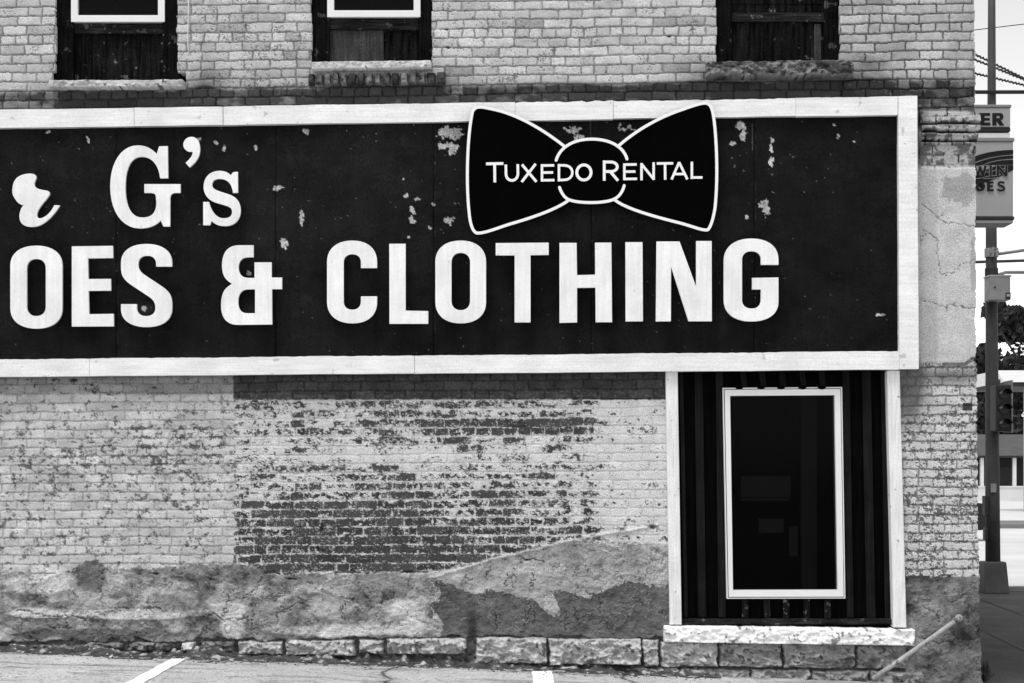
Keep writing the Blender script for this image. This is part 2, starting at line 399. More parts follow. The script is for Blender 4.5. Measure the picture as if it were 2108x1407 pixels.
    half = sst(cB-.07, cB-.005, nB+.10*(n5-.5)); tB = mix(tB, .27+.12*(n1-.5), half*.8*sst(.05, .3, vv))
    tB = mix(tB, .050+.03*(idh-.5)+.03*(n4-.5)+.20*sst(.64,.70,n5*.65+n2*.35), fB)
    inB = box_m(U+14*(n2-.5)+8*(n1-.5), V+3*(n1-.5), 483, 1700, 823, 1400, 2.0)*(U < 1376)
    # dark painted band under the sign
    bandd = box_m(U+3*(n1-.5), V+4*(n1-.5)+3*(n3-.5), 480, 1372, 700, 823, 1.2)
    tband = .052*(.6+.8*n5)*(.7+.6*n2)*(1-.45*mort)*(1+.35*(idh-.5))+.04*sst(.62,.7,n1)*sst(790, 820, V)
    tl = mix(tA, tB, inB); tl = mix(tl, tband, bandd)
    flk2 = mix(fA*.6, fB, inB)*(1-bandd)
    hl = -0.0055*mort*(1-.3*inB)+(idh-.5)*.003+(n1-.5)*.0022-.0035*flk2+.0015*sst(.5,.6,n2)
    # raised lip of curling paint round a bare patch
    lip = np.exp(-((nB-cB+.012)/.014)**2)*inB*(1-bandd)*sst(.02,.2,vv); hl = hl+.003*lip; tl = tl+.05*lip*(1-fB)
    # right strip beside the low window
    rs = U > 1840
    pR = .52+(n2-.5)*.16+(idh-.5)*.06; cR = .57+.10*(vn(U/90, V/50, 71)-.5)-.02*(V > 1000)
    nR = n1*.36+n5*.38+n2*.26
    fR = sst(cR-.05*(dv < 4), cR-.05*(dv < 4)+.03, nR)
    tR = mix(mix(pR, .12+.2*(n2-.3), mort*.8), .095+.04*(n4), fR)
    brk = ((np.abs(U-1992) < 10) & (np.abs(V-838) < 8)); tR = np.where(brk, .045, tR)
    drk = np.clip(1.15*blob(U,V,1872,800,32,75)+.8*blob(U,V,1960,775,70,22), 0, 1); tR = mix(tR, .10*(.7+.6*n2), np.clip(drk*1.1, 0, .9))
    tl = np.where(rs, tR, tl); hl = np.where(rs, -.008*mort+(idh-.5)*.005-.003*fR+(n1-.5)*.004, hl)
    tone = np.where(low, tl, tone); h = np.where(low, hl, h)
    # ---------- eroded corbel at the corner
    cb = (U > 1885)*sst(226, 232, V)*(1-sst(338, 346, V+4*(n2-.5)))
    bulge = np.interp(V, [225, 235, 255, 262, 280, 284, 296, 305, 345], [0,.01,.03,.05,.045,.03,.03,.008,.0])
    gap = np.maximum(np.exp(-((V-256+3*(n2-.5))/2.8)**2)*.8, np.maximum(np.exp(-((V-273.5+4*(n2-.5))/2.4)**2), np.exp(-((V-292+3*(n2-.5))/2.2)**2)))*cb
    h = h*(1-.7*cb)+cb*(bulge-.05*gap+(n2-.5)*.02+(n1-.5)*.010)
    tc_ = mix(.36, .11, sst(.45, .58, n2*.6+n1*.4+.06*(V > 296)-.05*blob(U,V,1960,240,60,16)*2))
    tone = mix(tone, np.where((gap > .45) | ((du < 1.3) & (mort > .3) & (n2 > .4)), .02, tc_), cb*.97); tone = tone*(1-.6*cb*blob(U,V,1898,255,16,50))
    # ---------- plaster on the corner
    pe = np.interp(U, [1880, 1985, 2000, 2020], [748, 748, 738, 735])
    pl = (U > 1880)*sst(344, 349, V+2*(n2-.5))*(1-sst(-2, 1.5, V-pe+5*(n2-.5)))
    tp = .46+(n3-.5)*.08+(n1-.5)*.05; tp = tp*(1-.16*(1-sst(1926, 1932, U+6*(n3-.5))))
    stain = np.clip(blob(U,V,1955,388,20,26)+blob(U,V,1987,385,18,28)+.6*blob(U,V,1990,415,14,16), 0, 1)
    tp = mix(tp, .25, sst(.42, .5, stain*.5+n2*.25+n1*.25)*.75); tp = mix(tp, .24, sst(.5,.58, n2*.5+.6*blob(U,V,2003,540,7,60))*.6)
    cr = [[(1895,420),(1915,435),(1928,447),(1942,444)],[(1895,495),(1905,480),(1928,492),(1930,530),(1935,565),(1950,568),(1975,550),(2008,538)],
          [(1895,620),(1925,625),(1950,632),(1975,630),(2008,640)],[(1948,632),(1950,645)],[(1960,463),(2005,467)],[(1928,447),(1948,462),(1960,463)]]
    jit = (n1-.5)*12+(n5-.5)*5; dm = np.full(U.shape, 1e9)
    for c_ in cr: dm = np.minimum(dm, line_d(U+jit, V+(n2-.5)*12+(n1-.5)*10+(n5-.5)*4, c_))
    ck = (1-sst(.3, 1.5, dm))*sst(.20, .42, n1*.6+n5*.4)
    tp = mix(tp, .12, ck*.85); hp = .012+(n3-.5)*.008+(n2-.5)*.002-.006*ck
    tone = mix(tone, tp, pl); h = mix(h, hp, pl)
    # ragged lintel line under the plaster
    lg = np.exp(-((V-pe-4-4*(n2-.5))/2.5)**2)*(U > 1940)*(V < 770); h = h-.03*lg; tone = tone*(1-.75*lg)
    # ---------- stucco along the base
    su, sv = zip(*STUCCO_TOP)
    top = np.interp(U, su, sv)+6*(n2-.5)+4*(n1-.5)
    right = (U > 1840); top = np.where(right, 1186+8*(n2-.5)+5*(n1-.5), top)
    st = sst(.44, .56, (V-top)/26+.5+(n1-.5)*.8+(n2-.5)*.5)
    m1 = fbm(U/62, V/44, 81, 5); m2 = fbm(U/18, V/22, 83, 4); m3 = fbm(U/90+.4*m1, V/26, 87, 4)
    p1 = fbm(U/58, V/38, 111, 6, .55); p2 = fbm(U/40, V/30, 113, 6, .55); lipS = np.exp(-((p2-.562)/.0055)**2)*sst(.34, .48, fbm(U/30, V/20, 117, 3)); lipD = np.exp(-((p2-.578)/.0055)**2)*sst(.34, .48, fbm(U/30, V/20, 117, 3))
    ts = .20+(m1-.5)*.22+(m2-.5)*.16+.13*sst(.47, .60, p1)-.06*sst(.53, .58, p2)+(n1-.5)*.13+(n5-.5)*.05
    light = (1.0*blob(U,V,80,1200,80,28)+.85*blob(U,V,290,1266,170,12)+.9*blob(U,V,70,1262,60,10)+1.2*blob(U,V,480,1290,26,26)+.8*blob(U,V,470,1252,40,10)
             +.75*blob(U,V,840,1262,50,40)+.8*blob(U,V,700,1300,160,14)+.5*blob(U,V,640,1215,50,14)+.5*blob(U,V,400,1205,60,14)+.4*blob(U,V,560,1250,40,14))
    ts = mix(ts, .52+(m2-.5)*.12, sst(.20, .50, light*(.30+.9*p1)+.12*(n1-.5))*(.8+.2*n1))
    darkb = (1.2*blob(U,V,190,1185,30,34)+.8*blob(U,V,220,1305,260,13)+.5*blob(U,V,340,1230,50,14)+.5*blob(U,V,545,1290,30,16)+.45*blob(U,V,620,1190,60,10)+.4*blob(U,V,770,1190,100,12))
    ts = mix(ts, .115+.05*(n2-.5), sst(.22, .46, darkb*(.3+.9*p2)+.16*(n1-.5))*.85)
    # big peeled sheet right of the middle
    Uw, Vw = U+16*(n2-.5)+14*(n1-.5)+5*(n5-.5), V+14*(n2[::1]-.5)+15*(n1-.5)+6*(n5-.5)
    pal = poly_m(Uw, Vw, [(895,1188),(960,1165),(1060,1141),(1180,1110),(1310,1122),(1382,1150),(1382,1320),(895,1320)])
    dk = poly_m(Uw, Vw, DARKSTUC)
    tsp = .33+(m1-.5)*.24+(m2-.5)*.10+.05*sst(.50,.56,p2)+(n1-.5)*.10-.10*blob(U,V,1230,1150,70,30)
    ts = mix(ts, tsp, pal*(1-dk)); ts = mix(ts, .105+(m2-.5)*.06+(m1-.5)*.05+(n1-.5)*.03+.03*sst(1290, 1310, V), dk)
    wr = np.sin((U*.13+V*.05)+9*m1)*.5+np.sin((U*.03-V*.21)+8*m2)*.4
    cracks = np.zeros(U.shape)
    CR = [[(33,1258),(60,1256),(85,1268),(130,1270),(190,1272),(225,1260),(250,1252),(330,1254)],[(458,1270),(467,1255),(470,1225)],[(415,1268),(440,1262),(458,1275),(500,1275)],
          [(1000,1190),(1010,1165)],[(1040,1205),(1045,1185),(1060,1170)],[(1090,1215),(1100,1190),(1095,1180)],[(570,1300),(572,1262),(600,1255)],[(520,1300),(522,1258)],
          [(1165,1300),(1163,1255)],[(1235,1260),(1236,1225)],[(540,1190),(530,1215),(500,1235)],[(225,1165),(200,1190)],[(140,1275),(135,1290)],[(100,1290),(150,1295)],
          [(1075,1150),(1085,1153),(1105,1154),(1120,1155)],[(560,1232),(590,1228)],[(640,1230),(600,1250),(580,1252)],[(60,1310),(85,1300)],[(700,1262),(712,1245),(730,1232)],[(1020,1300),(1022,1262)],
          [(1900,1250),(1925,1262),(1932,1280)],[(1955,1240),(1990,1225)],[(1890,1310),(1930,1325),(1960,1320)]]
    for c_ in CR: cracks = np.maximum(cracks, (1-sst(.4, 1.6, line_d(U+(n1-.5)*13+(n5-.5)*5, V+(n2-.5)*9+(n1-.5)*9+(n5-.5)*5, c_)))*sst(.20, .40, n2*.5+n1*.5))
    rc = np.abs(fbm(U/34, V/22, 91, 3)-.5); rcm = (1-sst(.004, .013, rc))*sst(.42,.5,m3)
    cracks = np.maximum(cracks, rcm*.55)
    rv = np.abs(fbm((U+14*(n2-.5))/26, V/60, 93, 3)-.5); cracks = np.maximum(cracks, (1-sst(.004, .016, rv))*sst(.52,.58,fbm(U/40, V/26, 95, 3))*.6)
    rd = line_d(U+(n1-.5)*5, V+(n2-.5)*5, RIDGE); ridge = np.exp(-(rd/3.0)**2)
    ts = ts+.17*lipS; ts = ts*(1-.45*lipD)  # highlight painted along torn stucco lips, with a dark crack beside it
    hs = .006+.006*lipS-.004*lipD+(m1-.5)*.030+(m2-.5)*.016+(n1-.5)*.011+.004*sst(.52,.58,p1)-.004*sst(.54,.58,p2)+.004*(n5-.5)+.0035*wr*(.15+pal*(1-dk))+.006*(pal*(1-dk))-.012*cracks+.006*np.exp(-((rv-.022)/.012)**2)*sst(.52,.58,fbm(U/40, V/26, 95, 3))
    lt = np.clip(light, 0, 1); hs = hs+.010*sst(.25, .45, lt*(.5+m1))
    ts = mix(ts, .05, cracks*.8)
    # right end stucco: dark and blotchy
    tsr = .12+(m1-.5)*.20+(m2-.5)*.14+.05*sst(.54,.57,p1)-.03*sst(.55,.57,p2)+.16*blob(U,V,1890,1300,22,60)*m2*1.4-.09*blob(U,V,1985,1310,28,50)
    tsr = mix(tsr, .05, cracks*.7); ts = np.where(right, np.clip(tsr, .03, .5), ts)
    tone = mix(tone, ts, st); h = mix(h, hs, st)
    h = h+.014*ridge*(V > 1070); tone = mix(tone, .44, ridge*.7*(V > 1070))
    # dark patch by the gap in the stones
    gap_dk = np.clip(blob(U,V,972,1300,11,34)*1.2+.5*blob(U,V,985,1270,20,12), 0, 1)*sst(.3,.6,m2+.2); tone = mix(tone, .03, gap_dk*.9)
    # hole by the ridge end, missing mortar slots and nail holes
    for (cx, cy, rx, ry) in [(1343,1085,11,5),(662,1088,3,9),(654,1130,3,7),(318,1181,9,2.2),(1085,1153,8,2.5),(237,838,8,2),(110,782,5,3),(150,783,10,5),(375,1017,2,2),
                             (920,61,4,2.5),(922,98,5,2.5),(1378,75,4,3),(1354,942,2,2),(1357,1040,3,3),(600,1192,14,2)]:
        q = np.clip(blob(U+3*(n2-.5),V+3*(n1-.5),cx,cy,rx,ry)*1.6-.35, 0, 1); tone = mix(tone, .02, q*.9); h = h-.02*q
    # dark bed joint gaps at the foot of the bare bricks
    gj = np.exp(-((V-1179+.006*(U-700)+2*(n3-.5))/1.6)**2)*box_m(U, V, 545, 885, 1150, 1200, 3)*sst(.38,.46,n3); h = h-.02*gj; tone = tone*(1-.7*gj)
    # foot of wall behind the stones
    base = np.interp(U, [-300, 33, 480, 560, 700, 975, 1360, 1400, 1862, 1864], [1321,1322,1316,1319,1314,1310,1314,1318,1326,1600])
    bb = sst(-1.5, 1.5, V-base-4*(n1-.5)-16*(fbm(U/26, V/40, 161, 3)-.5)*(U < 1370)); h = mix(h, -.022+(n1-.5)*.022, bb); tone = mix(tone, .085*(.3+1.4*n2)*(.5+n1), bb)
    # ---------- window openings (step back sharply)
    j = (hsh(ri, ri*0+9, 77)-.5)*3+2*(n2-.5); j2 = (hsh(ri, ri*0+5, 79)-.5)*3+2*(n2-.5)
    op = ((U > 115+j) & (U < 364.5+j2) & (V < 176)) | ((U > 108) & (U < 383) & (V > 150+2*(n1-.5)) & (V < 176) & ((U < 116) | (U > 364)))
    op |= (U > 642+j) & (U < 889+j2) & (V < 140)
    op |= (U > 1475+j) & (U < 1729+j2) & (V < 140)
    lo = (U > 1377+.018*(V-766)) & (U < 1840+.025*(V-766)) & (V > 752) & (V < 1296)
    h = np.where(op, -.16, h); tone = np.where(op, .01, tone)
    h = np.where(lo, -.16, h); tone = np.where(lo, .01, tone)
    return h, np.clip(tone, .003, .85), lo

def grid_mesh(us, vs):
    Ug, Vg = np.meshgrid(us, vs)
    h, t, lo = wall_fn(Ug, Vg)
    co = np.stack([(Ug-U0)/PX, -h, CAMZ+(HORV-Vg)/PX], -1).reshape(-1, 3)
    nv, nu = Ug.shape
    a = (np.arange(nv-1)[:, None]*nu+np.arange(nu-1)[None, :])
    q = np.stack([a, a+nu, a+nu+1, a+1], -1)       # rows go downward
    um = (Ug[:-1, :-1]+Ug[1:, 1:])/2; vm = (Vg[:-1, :-1]+Vg[1:, 1:])/2
    rowj = hsh(np.floor((vm-40.8)/19.1), np.zeros_like(vm), 99)
    edge = np.interp(vm, [-200, 700, 790, 1180, 1400, 1500], [2006.5, 2007.5, 2011, 2014, 2020, 2022])+(rowj-.5)*2.5+(vn(vm/6, um*0, 5)-.5)*2.0
    edge = edge+np.where((vm > 236) & (vm < 258), 9, 0)+np.where((vm > 258) & (vm < 274), 7.5, 0)+np.where((vm > 276) & (vm < 292), 4, 0)
    edge = edge+np.where(vm > 1180, 3*(vn(vm/18, um*0, 8)-.5), 0)
    hole = (um > 1500) & (um < 1735) & (vm > 806) & (vm < 1226)
    keep = (um < edge) & ~hole
    return co, q[keep], t.ravel()
ux = np.concatenate([np.arange(-420, -12, 8.0), np.arange(-12, 1896, 1.55)])
vx = np.concatenate([np.arange(-150, -6, 6.0), np.arange(-6, 236, 1.45), np.arange(236, 756, 20.0), np.arange(756, 1418, 1.5)])
c1, q1, t1 = grid_mesh(ux, vx)
ux2 = np.concatenate([[ux[-1]], np.arange(ux[-1]+1.5, 2032, 1.5)]); vx2 = np.concatenate([np.arange(-150, -6, 6.0), np.arange(-6, 1480, 1.45)])
c2, q2, t2 = grid_mesh(ux2, vx2)
building = empty('brick_building', (0, 0, ground_z(0)), 'old painted brick building with peeling whitewash, stucco base and boarded upper windows', 'building')
wall = mesh_obj('wall', np.concatenate([c1, c2]), np.concatenate([q1, q2+len(c1)]), M['wall'], building, attr=np.concatenate([t1, t2]), smooth=True)
XR = X(2006)
b = MB(); b.box(XR-.25, XR, 0.02, 11, -1, 6.3)
b.build('side_wall', M['plain_brick'], building)
for q_ in ((-12, -5.8, 0.0, 0.3, -.5, 6.3), (-5.79, XR-.26, 0.0, .29, 5.93, 6.3)): b = MB(); b.box(*q_); b.build('front_wall', M['plain_brick'], building)
b = MB(); b.box(-12, XR-.26, 10.7, 11, -1, 6.3); b.build('rear_wall', M['plain_brick'], building)
b = MB(); b.box(-12, XR+.1, -.1, 11.1, 6.31, 6.45)
b.build('roof', M['kerb'], building)

# rock-faced blocks
def rock(u0, u1, v0, v1, proj, seed, tone=(.30, .14), back=.05, rough=.030, step=1.9, tilt=0.0, name='foundation_stone', mt='stone', parent=building, rnd=3.2, fy=0.0):
    nu = max(6, int((u1-u0)/step)); nv = max(5, int((v1-v0)/step))
    us = np.linspace(u0, u1, nu+1); vs = np.linspace(v0, v1, nv+1); Ug, Vg = np.meshgrid(us, vs)
    n = fbm(Ug/26, Vg/13, seed, 4); n_f = fbm(Ug/7, Vg/6, seed+5, 3)
    e = np.minimum(np.minimum(Ug-u0, u1-Ug), np.minimum(Vg-v0, v1-Vg))
    prof = sst(0, rnd, e+.01)
    cell = np.abs(fbm(Ug/22, Vg/14, seed+9, 3)-.5)*3.4
    H = -back+(back+proj)*prof+((n-.5)*2.6*rough+(n_f-.5)*rough*.8-cell*rough*.9)*prof
    wob = (fbm(Ug/12, Vg/9, seed+3, 3)-.5)*5*(1-prof)+(fbm(Ug/26, Vg/16, seed+17, 3)-.5)*(9 if name == 'foundation_stone' else 1.5); Uw = Ug+wob; Vw = Vg+wob*.7+tilt*(Ug-u0)
    T = tone[0]*1.12+(n-.5)*tone[1]*2.2+(n_f-.5)*.10; T = T*(.85+.15*prof)*(.75+.5*fbm(Ug/3, Vg/3, seed+21, 2)); T = mix(T, tone[0]*.25, sst(.60, .68, n_f*.6+n*.4))
    co = np.stack([(Uw-U0)/PX, fy-H, CAMZ+(HORV-Vw)/PX], -1).reshape(-1, 3)
    W_ = nu+1; a = (np.arange(nv)[:, None]*W_+np.arange(nu)[None, :]); q = np.stack([a, a+W_, a+W_+1, a+1], -1).reshape(-1, 4)
    # closing border pushed into the wall
    ring = list(range(0, W_))+[W_*r_+nu for r_ in range(1, nv+1)]+[W_*nv+c_ for c_ in range(nu-1, -1, -1)]+[W_*r_ for r_ in range(nv-1, 0, -1)]
    bk = co[ring].copy(); bk[:, 1] = fy+back+.03; m_ = len(ring); base = len(co)
    side = np.array([[ring[i], ring[(i+1) % m_], base+(i+1) % m_, base+i] for i in range(m_)])
    at = np.concatenate([np.clip(T, .02, .8).ravel(), np.full(m_, tone[0]*.5)])
    return mesh_obj(name, np.concatenate([co, bk]), np.concatenate([q, side]), M[mt], parent, attr=at, smooth=True)
stones = [(-60,28,1324,1343,.02),(36,170,1324,1340,.015),(176,256,1321,1341,.03),(259,367,1321,1343,.03),(371,404,1320,1342,.045),(408,486,1319,1348,.045),(489,583,1318,1350,.04),
          (586,733,1316,1351,.055),(738,790,1315,1348,.06),(794,961,1313,1349,.06),(979,1126,1312,1366,.075),(1129,1321,1314,1369,.07),(1323,1357,1316,1372,.065),
          (1361,1478,1322,1373,.06),(1481,1608,1323,1374,.055),(1611,1760,1323,1376,.055),(1763,1868,1328,1378,.045),
          (1270,1398,1375,1400,.05),(1402,1543,1376,1402,.055),(1546,1668,1377,1404,.05),(1671,1790,1379,1408,.05),(1793,1900,1381,1410,.045),(700,960,1352,1372,.03),(975,1262,1371,1392,.03)]
for i, (a, b_, c, d_, p) in enumerate(stones):
    a -= 1.2; b_ += 1.2; c -= 1.0; d_ += 1.5
    dim = (.22, .13) if a >= 1360 or (a < 370 and i != 4) else (.36, .16)
    if i in (1, 0, 22, 23): dim = (.10, .06)
    if i == 4: dim = (.5, .1)
    if a < 480 and i != 4: dim = (.13, .22)
    if i in (17, 18, 19): dim = (.24, .12)
    rock(a, b_, c, d_, p, 200+i*13, dim, rnd=(6.5 if a < 800 else 4.2), rough=(.042 if a < 1000 else .034))
# dark mortar backing under the low window, between stones
# ------------------------------------------------------------------ upper windows
def slab(mb, u0, u1, v0, v1, yf, yb): return mb.slab([(X(u0, yf), Z(v0, yf)), (X(u1, yf), Z(v0, yf)), (X(u1, yf), Z(v1, yf)), (X(u0, yf), Z(v1, yf))], yf, yb)
def upper_window(uL, uR, sL, sR, vb, sash_v, rail_v, white=True):
    def ush(a, b_, c, d_, vt, vt2, vbo): return [(a, vt), (d_, vt), (d_, vbo), (c, vbo), (c, vt2), (b_, vt2), (b_, vbo), (a, vbo)]
    b = MB(); cutout(b, [ush(uL-6, sL-1, sR+1, uR+6, -160, -140, vb+4)], .035, .15)
    w = b.build('window', M['black_wood'], building, bevel=.004)
    b = MB(); cutout(b, [ush(sL-5, sL+3, sR-3, sR+5, -150, -135, vb)], .028, .09); b.build('inner_trim', M['black_wood'], w, bevel=.003)
    b = MB(); slab(b, sL+3.2, sR-3.2, rail_v[0], rail_v[1], .05, .10); b.build('bottom_rail', M['black_rail'], w, bevel=.003)
    return w
def white_sash(w, uL, uR, vb, t=14):
    b = MB(); cutout(b, [[(uL, -150), (uL+t, -150), (uL+t, vb-t), (uR-t, vb-t), (uR-t, -150), (uR, -150), (uR, vb), (uL, vb)]], .020, .08)
    s = b.build('sash', M['vinyl'], w, bevel=.003)
    b = MB(); slab(b, uL+t-3, uR-t+3, -150, vb-t+2, .055, .058); b.build('glass_pane', M['glass_up'], w)
w1 = upper_window(113, 366, 148, 338, 172, 45, (48, 69))
white_sash(w1, 146, 339, 45.5)
b = MB(); slab(b, 150, 336, 69.5, 172, .075, .10); b.build('blind_board', M['board_dark'], w1)
w2 = upper_window(640, 891, 675, 865, 142, 35, (37, 61))
white_sash(w2, 673.5, 865.5, 35.5)
b = MB(); slab(b, 677, 789.5, 61.5, 142, .072, .10); b.build('blind_board', M['board_grey'], w2); b = MB(); slab(b, 791, 863, 61.5, 142, .084, .10); b.build('blind_board', M['board_dark'], w2)
w3 = upper_window(1473, 1731, 1503, 1700, 142, 45, (26, 45))
for q_ in ((-150, 8, .06), (9, 25.5, .066), (45.5, 142, .075)): b = MB(); slab(b, 1506, 1697, q_[0], q_[1], q_[2], .10); b.build('blind_board', M['board_dark'], w3)
b = MB(); slab(b, 1676, 1690, 50, 128, .071, .0745); b.build('peeling_batten', M['board_grey'], w3, bevel=.002)
for w_, tx in ((w1, 'dark boarded window with thin pale sill and white sash above'), (w2, 'dark boarded window over a row of upright bricks'), (w3, 'dark boarded window over a thick rough stone sill')): w_['label'] = tx
rock(106.5, 383, 170, 187, .10, 901, (.40, .14), back=.05, rough=.012, name='window_sill', rnd=1.6, step=1.5, tilt=-.003)
rock(643, 889, 133, 150, .10, 921, (.44, .14), back=.05, rough=.012, name='window_sill', rnd=1.6, step=1.5, tilt=-.012)
rock(1451, 1754, 131, 168, .11, 941, (.12, .16), back=.06, rough=.034, name='window_sill', rnd=3, step=1.6, tilt=-.010)
# row of upright bricks under the middle sill
xs = [634,650,667,684,701,717,735,752,770,787,806,823,842,860,878,898,919]
b_v = []; 
for i in range(16):
    t_ = (.05, .06) if i in (0, 5, 14, 15, 10) else (.10+.08*((i*7) % 3)/2, .16)
    rock(xs[i]+.8, xs[i+1]-.8, 152.5-.012*(xs[i]-640)+(1 if i % 3 else 0), 179-.012*(xs[i]-640)-(1.5 if i % 4 == 1 else 0), .06, 960+i*7, t_, back=.03, rough=.008, name='upright_brick', rnd=3.2, step=1.6)

# ------------------------------------------------------------------ low display window, cladding and sill
def lineq(a, b, t): return a+(b-a)*t
def sx(uT, uB, v, vT=766., vB=1284.): return lineq(uT, uB, (v-vT)/(vB-vT))
yC = .045
b = MB()
# cladding sheet with the window hole: four slabs
L = lambda v: sx(1390, 1398, v); R = lambda v: sx(1826, 1840, v)
wl_ = lambda v: sx(1486.5, 1497, v, 798, 1233); wr_ = lambda v: sx(1733, 1739.5, v, 798, 1233)
def quad(uTL, uTR, uBR, uBL, v0, v1): return [(X(uTL), Z(v0)), (X(uTR), Z(v0)), (X(uBR), Z(v1)), (X(uBL), Z(v1))]
cutout(b, [[(L(756),756),(R(756),756),(R(1292),1292),(L(1292),1292)], [(1489,800),(1731,799),(1737,1230),(1498,1230)]], yC, yC+.03)
surround = b.build('window_surround', M['clad'], building)
surround['label'] = 'black board and batten surround between two white posts'
for (uT, uB, wd, v0, v1) in [(1399,1409,8,758,1272),(1430,1438,17,758,1272),(1474,1480,15,758,1272),(1736,1745,14,758,1273),(1776,1786,18,758,1274),(1815,1824,15,758,1276)]:
    bb = MB(); bb.slab(quad(uT, uT+wd, uB+wd, uB, v0, v1), yC-.022, yC-.0005); bb.build('batten', M['batten'], surround, bevel=.003)
for uT in (1523, 1562, 1603, 1645, 1685):
    bb = MB(); bb.slab(quad(uT, uT+12, uT+17, uT+5, 757, 796), yC-.022, yC-.0005); bb.build('batten', M['batten'], surround, bevel=.003)
for uT in (1528, 1573, 1613, 1655, 1698):
    bb = MB(); bb.slab(quad(uT, uT+13, uT+14, uT+1, 1235, 1274), yC-.022, yC-.0005); bb.build('batten', M['batten_worn'], surround, bevel=.003)
bb = MB(); bb.slab(quad(1403, 1836, 1837, 1403, 1274.5, 1286), -.005, yC-.001); bb.build('bottom_rail', M['black_rail'], surround, bevel=.004)
for (a, b_, c, d_) in [(1369, 1393.5, 1401.8, 1377.5), (1822.5, 1848.5, 1862.5, 1836)]:
    bb = MB(); bb.slab(quad(a, b_, c, d_, 764, 1285 if a < 1500 else 1291), -.055, .05); bb.build('white_post', M['white_old'], surround, bevel=.004)
# white window frame: four mitred members + raised inner bead
fo = [(1487.5,799),(1733.3,797.3),(1740,1232.5),(1496,1233)]; fi = [(1502.5,815.5),(1717.5,814),(1724,1214.5),(1508.5,1215)]
def members(outer, inner, yf, yb, parent, name, m):
    bb = MB()
    for k in range(4):
        k2 = (k+1) % 4
        q = [outer[k], outer[k2], inner[k2], inner[k]]
        v = [(X(u), yf, Z(v_)) for u, v_ in q]+[(X(u), yb, Z(v_)) for u, v_ in q]
        bb.add(v, [(0,3,2,1),(4,5,6,7),(0,1,5,4),(2,3,7,6)])
    return bb.build(name, m, parent)
def inset(q, d): return [(q[0][0]+d, q[0][1]+d), (q[1][0]-d, q[1][1]+d), (q[2][0]-d, q[2][1]-d), (q[3][0]+d, q[3][1]-d)]
members(fo, inset(fo, 2.2), -.005, yC+.03, surround, 'window_trim', M['vinyl'])
members(inset(fo, 2.25), inset(fo, 3.9), .012, yC+.03, surround, 'window_gasket', M['clad'])
members(inset(fo, 3.95), fi, -.012, yC+.035, surround, 'window_frame', M['vinyl'])
bb = MB(); bb.slab(quad(fi[0][0]-4, fi[1][0]+4, fi[2][0]+4, fi[3][0]-4, 812, 1218), .022, .027); bb.build('glass_pane', M['glass'], surround)
# scalloped drip edge above the frame
for uc in (1522, 1567, 1608, 1652, 1692):
    bb = MB(); cutout(bb, [[(uc+9*math.cos(q*math.pi/8)*(1), 795+7.5*math.sin(q*math.pi/8)) for q in range(9)]], -.014, .02); bb.build('drip_scallop', M['clad'], surround)
rock(1365, 1879, 1286.5, 1322, .10, 1201, (.74, .05), back=.04, rough=.014, name='window_sill', rnd=2.0, step=1.7, tilt=.0135, mt='sill_attr' if False else 'stone')['label'] = 'white painted rough stone sill of the low window'
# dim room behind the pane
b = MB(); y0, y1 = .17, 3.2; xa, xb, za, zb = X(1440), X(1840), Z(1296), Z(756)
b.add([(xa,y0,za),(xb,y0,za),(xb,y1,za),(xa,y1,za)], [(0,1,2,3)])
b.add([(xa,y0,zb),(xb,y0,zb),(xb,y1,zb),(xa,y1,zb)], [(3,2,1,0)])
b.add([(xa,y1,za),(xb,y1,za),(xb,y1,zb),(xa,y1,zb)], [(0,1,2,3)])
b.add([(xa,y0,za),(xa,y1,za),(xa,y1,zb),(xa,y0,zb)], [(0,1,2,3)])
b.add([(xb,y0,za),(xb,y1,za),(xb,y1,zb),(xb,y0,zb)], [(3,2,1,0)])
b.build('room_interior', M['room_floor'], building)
yi = .9  # objects added behind the pane to imitate faint reflections in it
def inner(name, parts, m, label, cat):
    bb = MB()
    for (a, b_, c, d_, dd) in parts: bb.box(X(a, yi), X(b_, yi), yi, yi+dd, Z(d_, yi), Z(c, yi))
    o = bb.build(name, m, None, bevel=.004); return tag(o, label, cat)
inner('reflected_post', [(1650,1678,815,1240,.08),(1676,1682,815,1240,.05)], M['room'], 'dim made-up post behind the window glass, standing in for a reflection', 'post')
inner('reflected_box', [(1525,1628,980,1024,.25),(1527,1626,1026,1032,.22)], M['card'], 'dim wide made-up box behind the low window glass, standing in for a reflection', 'box')
inner('reflected_card', [(1562,1614,1068,1098,.01)], M['card'], 'small made-up pale card low behind the window glass, standing in for a reflection', 'card')
inner('reflected_panel', [(1625,1642,1084,1146,.03)], M['card'], 'narrow made-up upright panel behind the glass, standing in for a reflection', 'panel')

